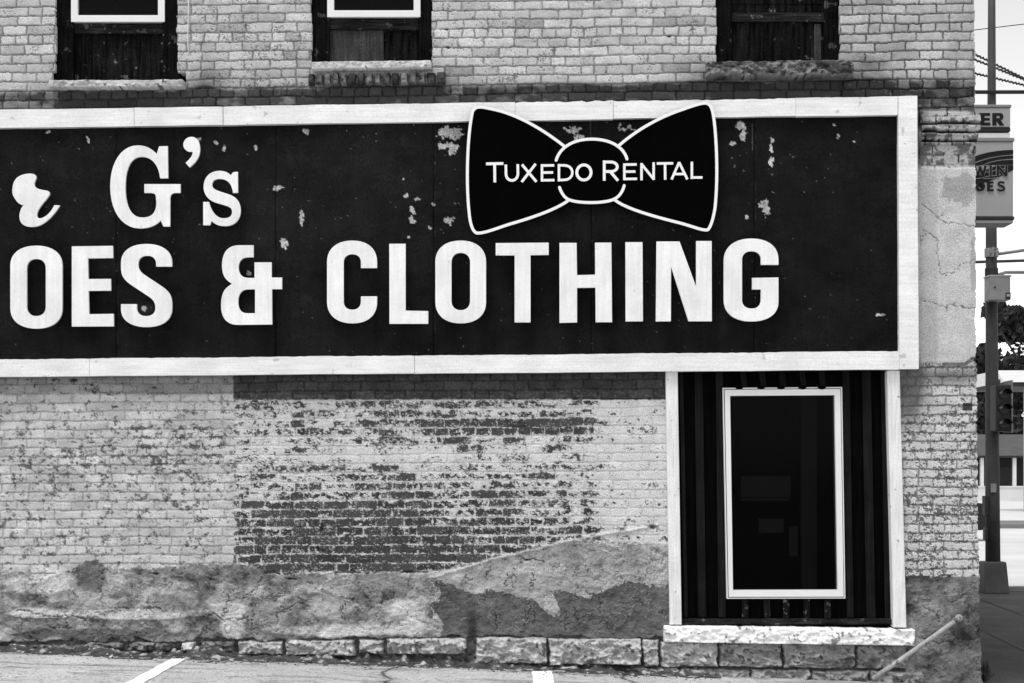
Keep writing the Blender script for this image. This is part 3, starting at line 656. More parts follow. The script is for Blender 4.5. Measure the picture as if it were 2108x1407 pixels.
# ------------------------------------------------------------------ the big shop sign
YB = -.06                   # face of the dark board
sign = empty('shop_sign', P(940, 770, YB), 'long dark painted shop sign with white border boards and raised white letters', 'sign')
us = np.arange(-420, 1862, 1.7); vs = np.arange(230, 752, 1.7); Ug, Vg = np.meshgrid(us, vs)
n1 = fbm(Ug/6, Vg/6, 501, 3); n2 = fbm(Ug/30, Vg/24, 503, 4); n3 = fbm(Ug/120, Vg/90, 505, 3)
T = .0085+.004*(n2-.4)+.006*np.clip(n3-.45, 0, 1)+.0025*blob(Ug, Vg, 700, 420, 260, 160)
T = np.where(Ug > 893, T*.88, T)
chips = [(928,272,26,11),(912,298,13,6),(932,303,9,12),(1180,268,16,5),(1190,280,12,6),(1290,266,18,5),(1525,262,10,9),(1530,281,6,9),(1507,297,7,5),(1588,290,6,6),(1586,305,4,8),(1588,332,4,11),
         (1572,420,12,7),(1578,434,6,12),(1537,446,4,4),(585,503,7,12),(622,440,5,10),(620,455,4,8),(850,434,5,9),(848,455,6,8),(842,486,5,4),(925,455,9,10),(885,470,4,4),(630,272,7,6),
         (445,292,4,6),(408,288,6,3),(460,307,4,6),(526,305,3,5),(181,290,3,6),(98,272,5,3),(1718,257,4,3),(1725,283,3,5),(1812,648,10,2),(1535,660,6,1.5),(836,403,5,3),(860,410,5,3),
         (570,388,10,4),(296,636,5,4),(513,562,5,5),(893,420,3,6),(945,500,3,2),(1758,292,2,2),(1400,262,14,4),(830,370,2,2),(1105,278,3,2)]
cw = np.zeros(Ug.shape)
wx_ = 20*(fbm(Ug/9, Vg/8, 511, 3, .6)-.5); wy_ = 22*(fbm(Ug/8, Vg/9, 513, 3, .6)-.5)
for (cx, cy, rx, ry) in chips: cw = np.maximum(cw, 1.25*np.exp(-(((Ug+wx_*min(1, (rx+ry)/22)-cx)/rx)**2+((Vg+wy_*min(1, (rx+ry)/22)-cy)/ry)**2)*.8))
ch = sst(.56, .62, cw*.55+n1*.30+fbm(Ug/13, Vg/15, 507, 4, .65)*.22)
ch2 = sst(.71, .725, n1*.8+.05*blob(Ug,Vg,930,380,120,90)+.05*blob(Ug,Vg,1570,320,120,70)+.03*blob(Ug,Vg,620,430,60,80))*.4
T = mix(T, .36*(.5+1.0*n1), np.clip(ch+ch2*.6, 0, 1))
haze_ = .020*blob(Ug,Vg,300,638,16,12)+.014*blob(Ug,Vg,515,640,14,16); T = T+haze_
T = T*(.82+.36*fbm(Ug/9, Vg/55, 515, 4))
H = (n2-.5)*.008+(n3-.5)*.016-.0015*ch+(fbm(Ug/16, Vg/16, 517, 3)-.5)*.003
for s_ in (-88, 240, 568, 893, 1218, 1553):
    g = np.exp(-((Ug-s_-.6*np.sin(Vg/40))/1.1)**2); H = H-.008*g; T = T*(1-.7*g)+.012*np.exp(-((Ug-s_-2.2)/1.0)**2)*sst(.5,.6,n2); H = H+.003*np.where(Ug > s_, np.exp(-(Ug-s_)/25), 0)
for s_, va, vb_ in ((1549, 255, 310), (1216, 250, 290)):
    T = T+.05*np.exp(-((Ug-s_)/.9)**2)*((Vg > va) & (Vg < vb_))
KS = (D+YB)/D; co = np.stack([(Ug-U0)/PX*KS, YB-H, CAMZ+(HORV-Vg)/PX*KS], -1).reshape(-1, 3)
nv, nu = Ug.shape; a = (np.arange(nv-1)[:, None]*nu+np.arange(nu-1)[None, :]); q = np.stack([a, a+nu, a+nu+1, a+1], -1).reshape(-1, 4)
mesh_obj('sign_panel', co, q, M['board'], sign, attr=T.ravel(), smooth=True)
b = MB(); slab(b, -420, 1860, 228, 754, YB+.025, .0); b.build('backing', M['black_wood'], sign)
# border boards; the outer edges sag a little, each board separate
def topline(u): return 226.0-.0150*(u-33)
def top_in(u): return 263.5-.0146*(u-33)
def botline(u): return 776.5-.0088*(u-33)
def bot_in(u): return 740.5-.0098*(u-33)
def board(u0, u1, fa, fb, yo, seed, ragged=0, ends=(0, 0)):
    n = max(2, int((u1-u0)/9)); rr = random.Random(seed)
    up = []; dn = []
    o1, o2 = rr.uniform(-.8, .8), rr.uniform(-.8, .8)
    for i in range(n+1):
        u = u0+(u1-u0)*i/n; w = .5*math.sin(u/60+seed)+.3*math.sin(u/23+seed*2)
        j = rr.uniform(0, ragged) if rr.random() < .7 else 0
        up.append((u+(ends[0] if i == 0 else ends[1] if i == n else 0), fa(u)+o1+w*.7+j)); dn.append((u, fb(u)+o2+w*.5))
    bb = MB(); cutout(bb, [up+dn[::-1]], YB-.045-yo, YB+.02)
    return bb.build('border_board', M['white'], sign)
for i, (a_, b_, rg) in enumerate([(-420, 275.5, 0), (276.5, 458.5, .6), (459.8, 1060, .7), (1060.6, 1262, 3.2), (1262.8, 1638, 1.6), (1638.6, 1848, .8)]):
    board(a_, b_, topline, top_in, .004*(i % 2), 11+i, rg)
for i, (a_, b_) in enumerate([(-420, 183.8), (184.6, 852.8), (853.6, 1851)]):
    board(a_, b_, bot_in, botline, .004*(i % 2), 31+i, .9)
bb = MB(); cutout(bb, [[(1849.2,198.5),(1870,197.6),(1888.4,197.4),(1889,400),(1890.6,600),(1891.4,759.8),(1851.6,760.2),(1850.6,500)]], YB-.047, YB+.02)
bb.build('border_board', M['white'], sign)
# letters
YL0, YL1 = YB-.092, YB-.070
def letter(loops, parent=sign, m='letter', y0=YL0, y1=YL1, name='letter', st=True):
    bb = MB(); cutout(bb, loops, y0, y1)
    # stand-off studs behind the letter
    if st:
        pts = loops[0]
        for k in (0, len(pts)//2):
            c = np.mean(np.array(pts), axis=0); p = np.array(pts[k])*.93+c*.07
    o = bb.build(name, M[m], parent); return o
A = dict(sx=2.108, ox=640, oy=480); B = dict(sx=2.558, ox=0, oy=250)
letter([svg("M287 152 L217 152 L217 128 R217 92 180 92 R142 92 142 128 L142 297 R142 333 180 333 R217 333 217 297 L217 275 L287 275 L287 300 R287 392 180 392 R70 392 70 300 L70 125 R70 33 180 33 R287 33 287 125 Z", **A)])
letter([svg("M340 47 L411 47 L411 337 L509 339 L509 394 L341 394 Z", **A)])
letter([svg("M540 125 R540 33 650 33 R760 33 760 125 L760 300 R760 392 650 392 R540 392 540 300 Z", **A), svg("M610 128 R610 86 650 86 R691 86 691 128 L691 293 R691 335 650 335 R610 335 610 293 Z", **A)])
letter([svg("M802 44 L1032 42 L1032 95 L953 96 L953 388 L884 388 L884 97 L802 97 Z", **A)])
letter([svg("M1079 43 L1153 43 L1155 183 L1234 181 L1233 42 L1304 42 L1307 387 L1236 387 L1235 237 L1155 238 L1155 388 L1079 390 Z", **A)])
letter([svg("M1365 40 L1439 40 L1441 383 L1366 384 Z", **A)])
letter([svg("M1500 37 L1600 37 L1672 234 L1672 35 L1739 35 L1740 383 L1639 383 L1563 146 L1562 383 L1497 384 Z", **A)])
letter([svg("M2029 138 L1953 138 L1953 115 R1953 79 1912 79 R1871 79 1871 118 L1871 290 R1871 328 1912 328 R1953 328 1953 290 L1953 245 L1915 245 L1915 195 L2029 193 L2029 300 R2029 384 1912 384 R1792 384 1792 292 L1792 120 R1792 24 1912 24 R2029 24 2029 115 Z", **A)])
letter([svg("M54 760 R54 655 192 655 R328 655 328 760 L328 985 R328 1092 192 1092 R54 1092 54 985 Z", **B), svg("M141 775 R141 725 191 725 R241 725 241 775 L241 976 R241 1026 191 1026 R141 1026 141 976 Z", **B)])
letter([svg("M378 659 L594 656 L595 720 L463 722 L465 831 L583 830 L584 892 L466 893 L469 1016 L598 1014 L599 1080 L378 1081 Z", **B)])
letter([svg("M906 765 L822 765 L822 752 R822 708 775 708 R728 708 728 752 C728 785 742 796 770 815 L850 868 C895 898 906 925 906 965 L906 985 R906 1084 772 1084 R637 1084 637 990 L637 963 L720 963 L720 985 R722 1026 770 1026 R818 1026 818 985 C818 950 805 938 775 918 L695 865 C650 835 637 812 637 770 L637 745 R637 646 772 646 R906 646 906 745 Z", **B)])
letter([svg("M1335 653 L1335 716 L1310 716 C1275 716 1256 735 1256 770 C1256 805 1275 825 1310 825 L1340 825 L1340 743 L1430 743 L1430 823 L1485 823 L1485 884 L1432 884 L1433 1070 L1250 1072 C1195 1072 1164 1035 1164 975 C1164 905 1180 880 1222 856 C1185 835 1169 810 1169 760 C1169 690 1200 653 1260 653 Z", **B),
        svg("M1343 885 L1310 885 C1275 885 1254 905 1254 950 C1254 990 1270 1010 1300 1011 L1343 1011 Z", **B)])
letter([svg("M838 132 L883 131 L885 300 L843 300 C835 230 800 187 745 187 C690 187 660 245 660 345 C660 450 690 507 750 507 C800 507 823 480 823 430 L821 400 C820 382 810 377 790 377 L760 377 L760 331 L950 331 L950 377 L925 377 C905 378 897 385 896 405 L895 554 L860 554 L846 522 C820 550 785 564 735 564 C640 564 580 470 580 345 C580 215 640 127 725 127 C770 127 800 145 825 172 Z", **B)])
letter([svg("M1008 82 C1035 82 1053 105 1053 145 C1053 185 1035 215 998 243 L977 219 C1005 195 1018 175 1013 160 C985 165 965 145 965 125 C965 100 985 82 1008 82 Z", **B)], name='apostrophe')
letter([svg("M1228 268 L1252 266 L1253 376 L1227 377 C1220 325 1195 303 1155 303 C1130 303 1117 315 1117 335 C1117 355 1135 362 1165 372 L1205 385 C1245 398 1267 425 1267 470 C1267 520 1235 552 1185 552 C1155 552 1135 545 1113 525 L1106 547 L1070 547 L1070 425 L1100 425 C1112 475 1140 511 1178 511 C1205 511 1222 500 1222 478 C1222 455 1205 448 1175 440 L1135 428 C1095 415 1072 385 1072 345 C1072 295 1105 262 1155 261 C1180 261 1200 268 1215 284 Z", **B)])
letter([svg("M165 276 C185 278 193 288 190 300 C183 315 178 325 182 340 C190 357 215 360 250 366 C262 370 264 382 257 392 C235 425 205 450 196 480 C190 500 197 512 212 511 C245 505 270 475 286 442 L315 443 C290 485 250 530 210 548 C185 558 150 560 125 547 C105 535 100 510 103 490 C107 465 115 450 125 442 C105 440 92 430 80 410 C66 392 62 372 66 350 C68 322 82 300 100 290 C120 279 145 274 165 276 Z", **B)])
# stand-off blocks carrying the letters
b = MB()
for (u, v) in [(704,520),(704,640),(818,520),(818,640),(912,560),(990,600),(1075,520),(1075,640),(1170,520),(1170,640),(1240,520),(1240,640),(1305,520),(1305,640),(1365,520),(1450,640),(1508,560),(1590,630),
               (40,560),(108,600),(163,520),(163,660),(265,560),(340,630),(470,560),(545,640),(241,380),(340,440),(400,300),(428,380),(480,430),(52,380),(55,450)]:
    b = MB(); b.box(X(u, YB)-.012, X(u, YB)+.012, YL1-.001, YB+.01, Z(v, YB)-.012, Z(v, YB)+.012); b.build('letter_spacer', M['black_wood'], sign)

# ------------------------------------------------------------------ bow tie sign
YT = YB-.105
bow = empty('bow_tie_sign', P(1218, 480, YT), 'black bow tie shaped sign outlined in white and lettered for tuxedo rental', 'sign')
Cc = dict(sx=2.6054, ox=900, oy=180)
silh = svg("M683 316 C730 284 780 276 828 276 C890 276 940 290 976 313 C1080 220 1200 160 1290 128 C1370 100 1410 85 1440 85 C1465 88 1475 110 1483 160 C1500 280 1507 500 1490 650 C1480 710 1465 755 1450 767 C1420 770 1370 747 1290 727 C1150 692 1010 652 948 606 C890 625 770 625 710 608 C640 655 520 697 420 727 C330 752 260 787 215 784 C195 777 182 745 175 690 C150 500 165 230 190 132 C200 100 240 106 290 118 C420 140 560 220 683 316 Z", **Cc)
b = MB(); cutout(b, [silh], YT, YT+.03); b.build('panel', M['bow_black'], bow)
b = MB()
for (u, v) in [(1000, 300), (1000, 440), (1440, 300), (1440, 430), (1218, 320), (1218, 400)]: b = MB(); b.box(X(u)-.02, X(u)+.02, YT+.029, YB+.01, Z(v)-.02, Z(v)+.02); b.build('spacer', M['black_wood'], bow)
strokes = ["M685 319 C560 220 420 140 290 116 C240 105 205 96 190 130 C165 230 150 500 173 690 C180 745 193 775 212 782 C260 785 330 750 420 725 C520 695 640 655 708 604",
           "M973 314 C1080 220 1200 160 1290 128 C1370 100 1410 85 1440 85 C1465 88 1475 110 1483 160 C1500 280 1507 500 1490 650 C1480 710 1465 755 1450 765 C1420 770 1370 745 1290 725 C1150 690 1010 650 952 604",
           "M638 392 C655 330 720 278 828 278 C930 278 1000 320 1018 385", "M656 537 C668 575 690 600 715 606 C760 622 890 625 945 602 C975 590 995 560 1003 527"]
b = MB()
for i, s in enumerate(strokes):
    cutout(b, [ribbon(svg(s, n=14, **Cc), 5.9)], YT-.006-.0006*i, YT+.001)
b.build('outline', M['bow_white'], bow)
glyphs = [(["M262 411 L355 409", "M308 411 L309 510"], 17), (["M368 415 L369 465 C370 512 432 512 433 463 L432 413"], 16), (["M455 415 L532 507", "M528 411 L453 508"], 16),
          (["M562 413 L562 506", "M556 420 L628 419", "M562 458 L622 457", "M556 499 L629 498"], 15), (["M653 505 L653 412", "M648 419 L680 419 C740 418 740 497 680 497 L648 498"], 15),
          ("O", 15), (["M896 393 L896 501", "M890 401 L930 401 C978 401 978 452 930 452 L896 452", "M928 452 L970 501"], 17),
          (["M1004 410 L1004 499", "M998 415 L1070 414", "M1004 453 L1063 452", "M998 492 L1072 491"], 15), (["M1096 499 L1096 407", "M1094 410 L1162 494", "M1161 497 L1161 403"], 15),
          (["M1178 409 L1266 408", "M1222 409 L1223 496"], 15), (["M1257 495 L1298 402", "M1297 402 L1342 494", "M1274 466 L1324 465"], 15), (["M1366 400 L1366 492", "M1360 484 L1423 484"], 15)]
for st_, w_ in glyphs:
    b = MB()
    if st_ == 'O':
        cutout(b, [[((787+46*math.cos(q*.2618))/2.6054+900, (457+48*math.sin(q*.2618))/2.6054+180) for q in range(24)], [((787+30.5*math.cos(q*.2618))/2.6054+900, (457+33*math.sin(q*.2618))/2.6054+180) for q in range(24)]], YT-.006, YT+.001)
        st_ = []
    for i, s in enumerate(st_): cutout(b, [ribbon(svg(s, n=12, **Cc), w_*.86/2.6054, cap=False)], YT-.006-.0006*i, YT+.001)
    b.build('letter', M['bow_white'], bow)

# pale cord hanging on the upper wall
b = MB(); b.tube([P(388.5, -60, -.012), P(388, 25, -.012), P(387, 60, -.014), P(386.5, 85, -.012), P(388.5, 108, -.012)], .0045, 6)
tag(b.build('cord', M['pale_cord'], None, smooth=True), 'thin pale cord hanging down the brick right of the leftmost upper window', 'cord')

# ------------------------------------------------------------------ ground
gx = [-600, -60, -12, -6, 0, 3, 6, 12, 60, 700]; gy = [-500, -60, -13, 0, 12, 60, 300, 1200]
b = MB(); v = [(x, y, ground_z(x)) for y in gy for x in gx]; n = len(gx)
f = [(j*n+i, j*n+i+1, (j+1)*n+i+1, (j+1)*n+i) for j in range(len(gy)-1) for i in range(n-1)]
tag(mesh_obj('ground', v, f, M['asphalt']), None, None, None, 'structure')
def sheet(name, x0, x1, y0, y1, dz, m, nx=1):
    xs_ = [x0]+[q for q in gx if x0 < q < x1]+[x1]
    v = [(x, y, ground_z(x)+dz) for y in (y0, y1) for x in xs_]; n = len(xs_)
    return mesh_obj(name, v, [(i, i+1, n+i+1, n+i) for i in range(n-1)], M[m])
def stripe(xc, w, ystart, yend, lab, seed):
    rr = random.Random(seed); L_, R_ = [], []; n = 40
    for i in range(n+1):
        y = ystart+(yend-ystart)*i/n; L_.append((xc-w/2+rr.uniform(-.006, .006), y)); R_.append((xc+w/2+rr.uniform(-.006, .006), y))
    L_[0] = (L_[0][0], L_[0][1]-.05); v = [(x, y, ground_z(x)+.009) for x, y in L_+R_]
    o = mesh_obj('parking_line', v, [(i+1, n+2+i, n+1+i, i) for i in range(n)], M['road_paint']); return tag(o, kind='structure')
# the parking lot's worn surface: patches, stains, a crack running out from the wall
lx = np.arange(-6.2, 3.64, .0105); ly = np.concatenate([np.arange(.08, -1.75, -.0125), np.linspace(-1.8, -9, 60)]); Xg, Yg = np.meshgrid(lx, ly)
n1 = fbm(Xg/.03, Yg/.03, 701, 3); n2 = fbm(Xg/.22, Yg/.18, 703, 4); n3 = fbm(Xg/.9, Yg/.5, 705, 4)
Tg = .47*(1+(n3-.5)*.25+(n2-.5)*.22+(n1-.5)*.25); Tg = Tg*(1-.45*sst(.66, .70, n1))
Tg = Tg*(1-.5*np.exp(-((Yg+.12)/.16)**2)*sst(.40,.56,n2))
Tg = Tg*(1-.55*np.clip(1.3*blob(Xg+.5*(n2-.5), Yg+.25*(n1-.5), -3.85, -1.0, .40, .10)-.1, 0, 1)*sst(.35,.5,n2))
Tg = Tg*(1-.3*sst(.60,.66,fbm(Xg/.5, Yg/.12, 707, 4)))
for pts_ in ([(-.95, .05), (-.93, -.3), (-.98, -.55), (-.90, -.9), (-.95, -1.6), (-.7, -3)], [(.9, 0), (.86, -.4), (1.1, -1.2)], [(-5.5, -.7), (-4.2, -.62), (-3.6, -.8), (-3.0, -.74)]):
    dl = line_d(Xg+.07*(n2-.5)+.02*(n1-.5), Yg+.05*(n2-.5), pts_); Tg = Tg*(1-.75*(1-sst(.004, .022, dl))*sst(.25,.45,n2)); Tg = Tg*(1-.25*np.exp(-(dl/.06)**2)*n1*1.5)
zg = np.array([ground_z(x) for x in lx])[None, :]+.004+.003*(n1-.5)+0*Yg
nv, nu = Xg.shape; a = (np.arange(nv-1)[:, None]*nu+np.arange(nu-1)[None, :]); q = np.stack([a, a+nu, a+nu+1, a+1], -1).reshape(-1, 4)
M['lot'] = mat('worn_lot_surface', None, 0.95, 0.08, 2, 0.5, 80, 0.6, 150, spec=0.08)
tag(mesh_obj('parking_lot', np.stack([Xg, Yg, zg], -1).reshape(-1, 3), q, M['lot'], attr=np.clip(Tg, .03, .8).ravel(), smooth=True), kind='structure')
stripe(-2.61, .115, -.10, -6.0, '', 1); stripe(.235, .16, -.14, -6.0, '', 2)
# dirt and grit along the foot of the wall
us = np.arange(-420, 1480, 2.2); ys = np.linspace(.05, -.52, 90); Ug, Yg = np.meshgrid(us, ys)
Xg = (Ug-U0)/PX; zg = np.array([ground_z(x) for x in Xg[0]])[None, :]+0*Yg
n1 = fbm(Xg/.05, Yg/.05, 601, 4); n2 = fbm(Xg/.35, Yg/.2, 603, 3)
wd = .13+.30*n2*(.6+.6*(Ug < 560))
prof = np.clip((wd+Yg)/wd, 0, 1)      # 1 at the wall, 0 at the outer rim
keep_v = (prof+(n1-.5)*.55) > .20
Hd = .004+.045*prof*prof*n2*2*(.5+n1)+.02*(n1-.3)*prof
Td = .055+.10*(n1-.4)+.25*sst(.66,.72,n1)
co = np.stack([Xg, Yg, zg+Hd], -1).reshape(-1, 3); nv, nu = Ug.shape
a = (np.arange(nv-1)[:, None]*nu+np.arange(nu-1)[None, :]); q = np.stack([a, a+nu, a+nu+1, a+1], -1)
kq = keep_v[:-1, :-1] & keep_v[1:, 1:] & keep_v[1:, :-1] & keep_v[:-1, 1:]
tag(mesh_obj('dirt_strip', co, q[kq], M['dirt'], attr=np.clip(Td, .015, .5).ravel(), smooth=True), 'dark dirt lying along the foot of the wall', 'dirt', None, 'stuff')
# grit pebbles
b = MB(); rr = random.Random(5); at = []
for i in range(1100):
    x = rr.uniform(-4.6, 1.6); y = -.04-abs(rr.gauss(0, .16)); r = rr.uniform(.004, .013)*(1.8 if rr.random() < .05 else 1); z = ground_z(x)+.01*rr.random()
    vs_ = [(x+r*rr.uniform(.7,1.3)*math.cos(k*1.2566), y+r*rr.uniform(.7,1.3)*math.sin(k*1.2566), z) for k in range(5)]+[(x+rr.uniform(-.3,.3)*r, y, z+r*rr.uniform(.6,1.1))]
    b.add(vs_, [(k, (k+1) % 5, 5) for k in range(5)]); at += [rr.choice((.05, .09, .2, .4))]*6
tag(mesh_obj('gravel', b.v, b.f, M['dirt'], attr=at), 'scattered grit along the edge of the parking asphalt', 'gravel', None, 'stuff')

# pavement round the corner, kerbs, street
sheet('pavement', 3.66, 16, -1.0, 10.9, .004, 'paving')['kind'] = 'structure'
for nm_, (a_, b_) in enumerate([((5.0, 2.6), (5.28, 5.2)), ((6.38, 6.6), (6.62, 9.5))]):
    bb = MB(); bb.add([(a_[0], a_[1], ground_z(a_[0])+.008), (a_[0]+.05, a_[1], ground_z(a_[0]+.05)+.008), (b_[0]+.05, b_[1], ground_z(b_[0]+.05)+.008), (b_[0], b_[1], ground_z(b_[0])+.008)], [(0, 1, 2, 3)])
    bb.build('pavement_joint', M['sign_ink'])['kind'] = 'structure'
GZ = ground_z(50)
sheet('street', 3.9, 200, 11.2, 38, .004, 'road')['kind'] = 'structure'
b = MB(); b.box(3.9, 200, 10.92, 11.18, GZ-.1, GZ+.06); b.build('kerb', M['kerb'])['kind'] = 'structure'
b = MB(); b.box(6, 200, 38.1, 42.5, GZ-.1, GZ+.14); b.build('far_kerb', M['kerb'])['kind'] = 'structure'
sheet('far_lot', 6, 200, 42.7, 97, .006, 'road')['kind'] = 'structure'

# ------------------------------------------------------------------ metal handrail pipe against the corner
b = MB(); b.tube([P(1972, 1274, .0), P(1970, 1277, -.10), P(1962, 1282, -.13), P(1905, 1323, -.16), P(1840, 1368, -.19), P(1796, 1398, -.215)], .019, 12)
rail = empty('handrail', P(1780, 1410, -.22), 'weathered pale metal handrail pipe slanting down from the corner stucco', 'handrail')
mesh_obj('pipe', b.v, b.f, M['pipe'], rail, smooth=True)
b = MB(); b.tube([P(1974, 1273, .02), P(1973.5, 1273.5, -.045)], [.035, .03], 14); mesh_obj('flange', b.v, b.f, M['pipe'], rail, smooth=True)
b = MB(); b.tube([P(1966, 1278, -.122), P(1975, 1273, -.10)], [.022, .022], 12); mesh_obj('elbow', b.v, b.f, M['pipe'], rail, smooth=True)

# ------------------------------------------------------------------ projecting sign of the neighbour
ys_ = 4.0
ps = empty('projecting_sign', (XR+.05, ys_, Z(460, ys_)), 'grey projecting box sign with arched dark emblem beyond the building corner', 'sign')
def pb(name, a, b_, c, d_, yf, yb, m, bev=.006):
    bb = MB(); bb.box(X(a, ys_), X(b_, ys_), ys_+yf, ys_+yb, Z(d_, ys_), Z(c, ys_)); return bb.build(name, M[m], ps, bevel=bev)
uL = U0+(XR+.06)*PX*D/(D+ys_)
pb('header_cabinet', uL, 2080, 222, 262, 0, .30, 'sign_grey'); pb('header_trim', uL, 2082, 216, 221.8, -.01, .31, 'sign_mid'); pb('header_base', uL, 2081, 262.2, 271, .01, .29, 'dark_iron')
pb('pale_strip', uL, 2081, 273, 284, .02, .28, 'sign_pale'); pb('main_cabinet', uL, 2086, 292, 446, 0, .30, 'sign_grey'); pb('main_trim', uL, 2088, 284.3, 291.8, -.012, .31, 'sign_mid')
pb('lower_trim', uL, 2088, 446.3, 453, -.012, .31, 'dark_iron'); pb('bottom_trim', uL, 2086, 453.2, 460, 0, .30, 'sign_grey')
S = dict(sx=4.69, ox=1960, oy=180)
def pcut(name, loops, yo, m='sign_ink', dz=.004): 
    bb = MB(); cutout(bb, loops, ys_-.001-yo-dz, ys_-.0005-yo, yref=ys_); return bb.build(name, M[m], ps)
def rect(u0, v0, u1, v1): return f"M{u0} {v0} L{u1} {v0} L{u1} {v1} L{u0} {v1} Z"
pcut('letter', [svg("M262 250 L366 250 L366 276 L312 276 L312 298 L362 298 L362 322 L312 322 L312 342 L368 342 L368 370 L262 370 Z", **S)], 0)
pcut('letter', [svg("M388 250 L460 250 C505 250 505 312 468 318 L502 370 L458 370 L428 325 L428 370 L388 370 Z", **S), svg("M428 276 L448 276 C466 276 466 300 448 300 L428 300 Z", **S)], 0)
pcut('emblem_arc', [svg("M150 700 C260 640 400 615 527 608 L590 606 L590 650 L527 655 C420 665 320 680 215 728 L150 760 Z", **S)], 0)
pcut('emblem_arc', [svg("M215 738 C330 690 430 672 527 664 L590 660 L590 690 L527 694 C440 700 370 715 300 748 L205 765 Z", **S)], 0)
pcut('emblem_arc', [svg("M310 750 C380 722 450 708 527 704 L590 702 L590 748 L527 750 L300 752 Z", **S)], 0)
pcut('emblem_swirl', [svg("M205 800 C260 850 290 850 320 800 L420 760 L590 752 L590 800 C480 850 400 900 300 925 C330 940 320 985 290 985 L180 900 Z", **S)], 0)
def wst(s, w): return ribbon(svg(s, n=8, **S), w/4.69, cap=False)
for s in ("M195 880 C230 890 260 880 330 865 C380 855 430 860 470 840", "M300 885 C350 880 400 885 440 870", "M300 800 C330 830 360 830 420 800", "M430 790 C470 800 500 790 520 770"):
    pcut('emblem_line', [wst(s, 4)], .004, 'sign_grey')
for grp in (["M212 762 L238 852", "M242 852 L268 768", "M264 768 L292 852", "M294 852 L318 762"], ["M368 758 L368 858"], ["M436 858 L436 758", "M432 760 L518 856", "M519 858 L519 758"]):
    bb = MB()
    for i, s in enumerate(grp): cutout(bb, [wst(s, 30)], ys_-.013-.0006*i, ys_-.007, yref=ys_)
    bb.build('letter_edge', M['sign_grey'], ps)
    bb = MB()
    for i, s in enumerate(grp): cutout(bb, [wst(s, 21)], ys_-.019-.0006*i, ys_-.0145, yref=ys_)
    bb.build('letter', M['sign_ink'], ps)
pcut('letter', [svg("M268 908 C330 908 330 1008 268 1008 C208 1008 208 908 268 908 Z", **S), svg("M268 932 C292 932 292 984 268 984 C244 984 244 932 268 932 Z", **S)], .010)
pcut('letter', [svg("M338 912 L396 912 L396 932 L362 932 L362 948 L390 948 L390 966 L362 966 L362 986 L398 986 L398 1007 L334 1007 L334 912 Z", **S)], .010)
pcut('letter', [ribbon(svg("M500 930 C485 912 445 915 446 935 C447 962 500 950 500 980 C498 1005 450 1008 436 985", n=10, **S), 18/4.69, cap=False)], .010)
b = MB(); b.tube([(XR-.02, ys_+.15, Z(240, ys_)), (XR+.1, ys_+.15, Z(240, ys_))], .03, 8); b.tube([(XR-.02, ys_+.15, Z(420, ys_)), (XR+.1, ys_+.15, Z(420, ys_))], .03, 8); b.build('bracket', M['dark_iron'], ps)

# ------------------------------------------------------------------ traffic signal pole
yp = 10.5
pole = empty('signal_pole', (X(2044, yp), yp, GZ), 'dark steel traffic signal pole with control box at the street corner', 'pole')
def pz(v, y=yp): return Z(v, y)
def pt(u, v, dy=0): return (X(u, yp), yp+dy, Z(v, yp))
s_ = PX*D/(D+yp)
b = MB(); b.tube([pt(2044, 1160), pt(2043, 1000), pt(2040.5, 470), pt(2041.5, 200), pt(2041.5, -250)], [15/s_, 14.3/s_, 11/s_, 8.5/s_, 6/s_], 20)
b.build('shaft', M['pole'], pole, smooth=True)
b = MB(); zt, zb2 = pz(1156), GZ; xa, xb = X(2021, yp), X(2066, yp); xa2, xb2 = X(2020, yp), X(2071, yp); h_ = (xb-xa)/2
b.add([(xa2,yp-h_-.02,zb2),(xb2,yp-h_-.02,zb2),(xb2,yp+h_,zb2),(xa2,yp+h_,zb2),(xa,yp-h_+.02,zt),(xb,yp-h_+.02,zt),(xb,yp+h_,zt),(xa,yp+h_,zt)],
      [(0,3,2,1),(4,5,6,7),(0,1,5,4),(1,2,6,5),(2,3,7,6),(3,0,4,7)]); b.build('base', M['pole'], pole, bevel=.02)
b = MB(); b.box(X(2021.5, yp), X(2064, yp), yp-.36, yp-.10, pz(624), pz(575)); cbx = b.build('control_box', M['box_grey'], pole, bevel=.01)
b = MB(); b.box(X(2020, yp), X(2066, yp), yp-.365, yp-.09, pz(576), pz(573)); b.build('lid', M['galv'], cbx)
b = MB(); b.box(X(2053.5, yp), X(2064, yp), yp-.366, yp-.361, pz(622), pz(609)); b.build('plate', M['dark_iron'], cbx)
b = MB(); b.box(X(2055.5, yp), X(2062, yp), yp-.369, yp-.3665, pz(617), pz(612)); b.build('plate', M['galv'], cbx); b = MB(); b.cyl_y(X(2032, yp), pz(598), .014, yp-.37, yp-.35, 10); b.build('latch', M['dark_iron'], cbx)
b = MB(); b.tube([pt(2041, 512, 0), pt(2041, 530, 0)], 14/s_, 16); b.box(X(2035, yp), X(2038, yp), yp-.2, yp-.09, pz(532), pz(513)); b.box(X(2041, yp), X(2044, yp), yp-.2, yp-.09, pz(532), pz(513)); b.box(X(2033, yp), X(2048, yp), yp-.19, yp-.1, pz(524), pz(521))
b.build('clamp', M['box_grey'], pole)
b = MB(); b.tube([pt(2050, 524), pt(2120, 514)], 3.4/s_, 10); b.tube([pt(2046, 566), pt(2056, 566), pt(2070, 561), pt(2120, 561)], 3.6/s_, 10); b.build('arm', M['box_grey'], pole, smooth=True)
b = MB(); b.tube([pt(2041, 553, 0), pt(2041, 572, 0)], 13.5/s_, 16); b.build('clamp', M['dark_iron'], pole)
b = MB(); b.tube([pt(1700, 194, -.1), pt(2130, 193.5, -.1)], 4.0/s_, 12); b.build('mast_arm', M['dark_iron'], pole, smooth=True)
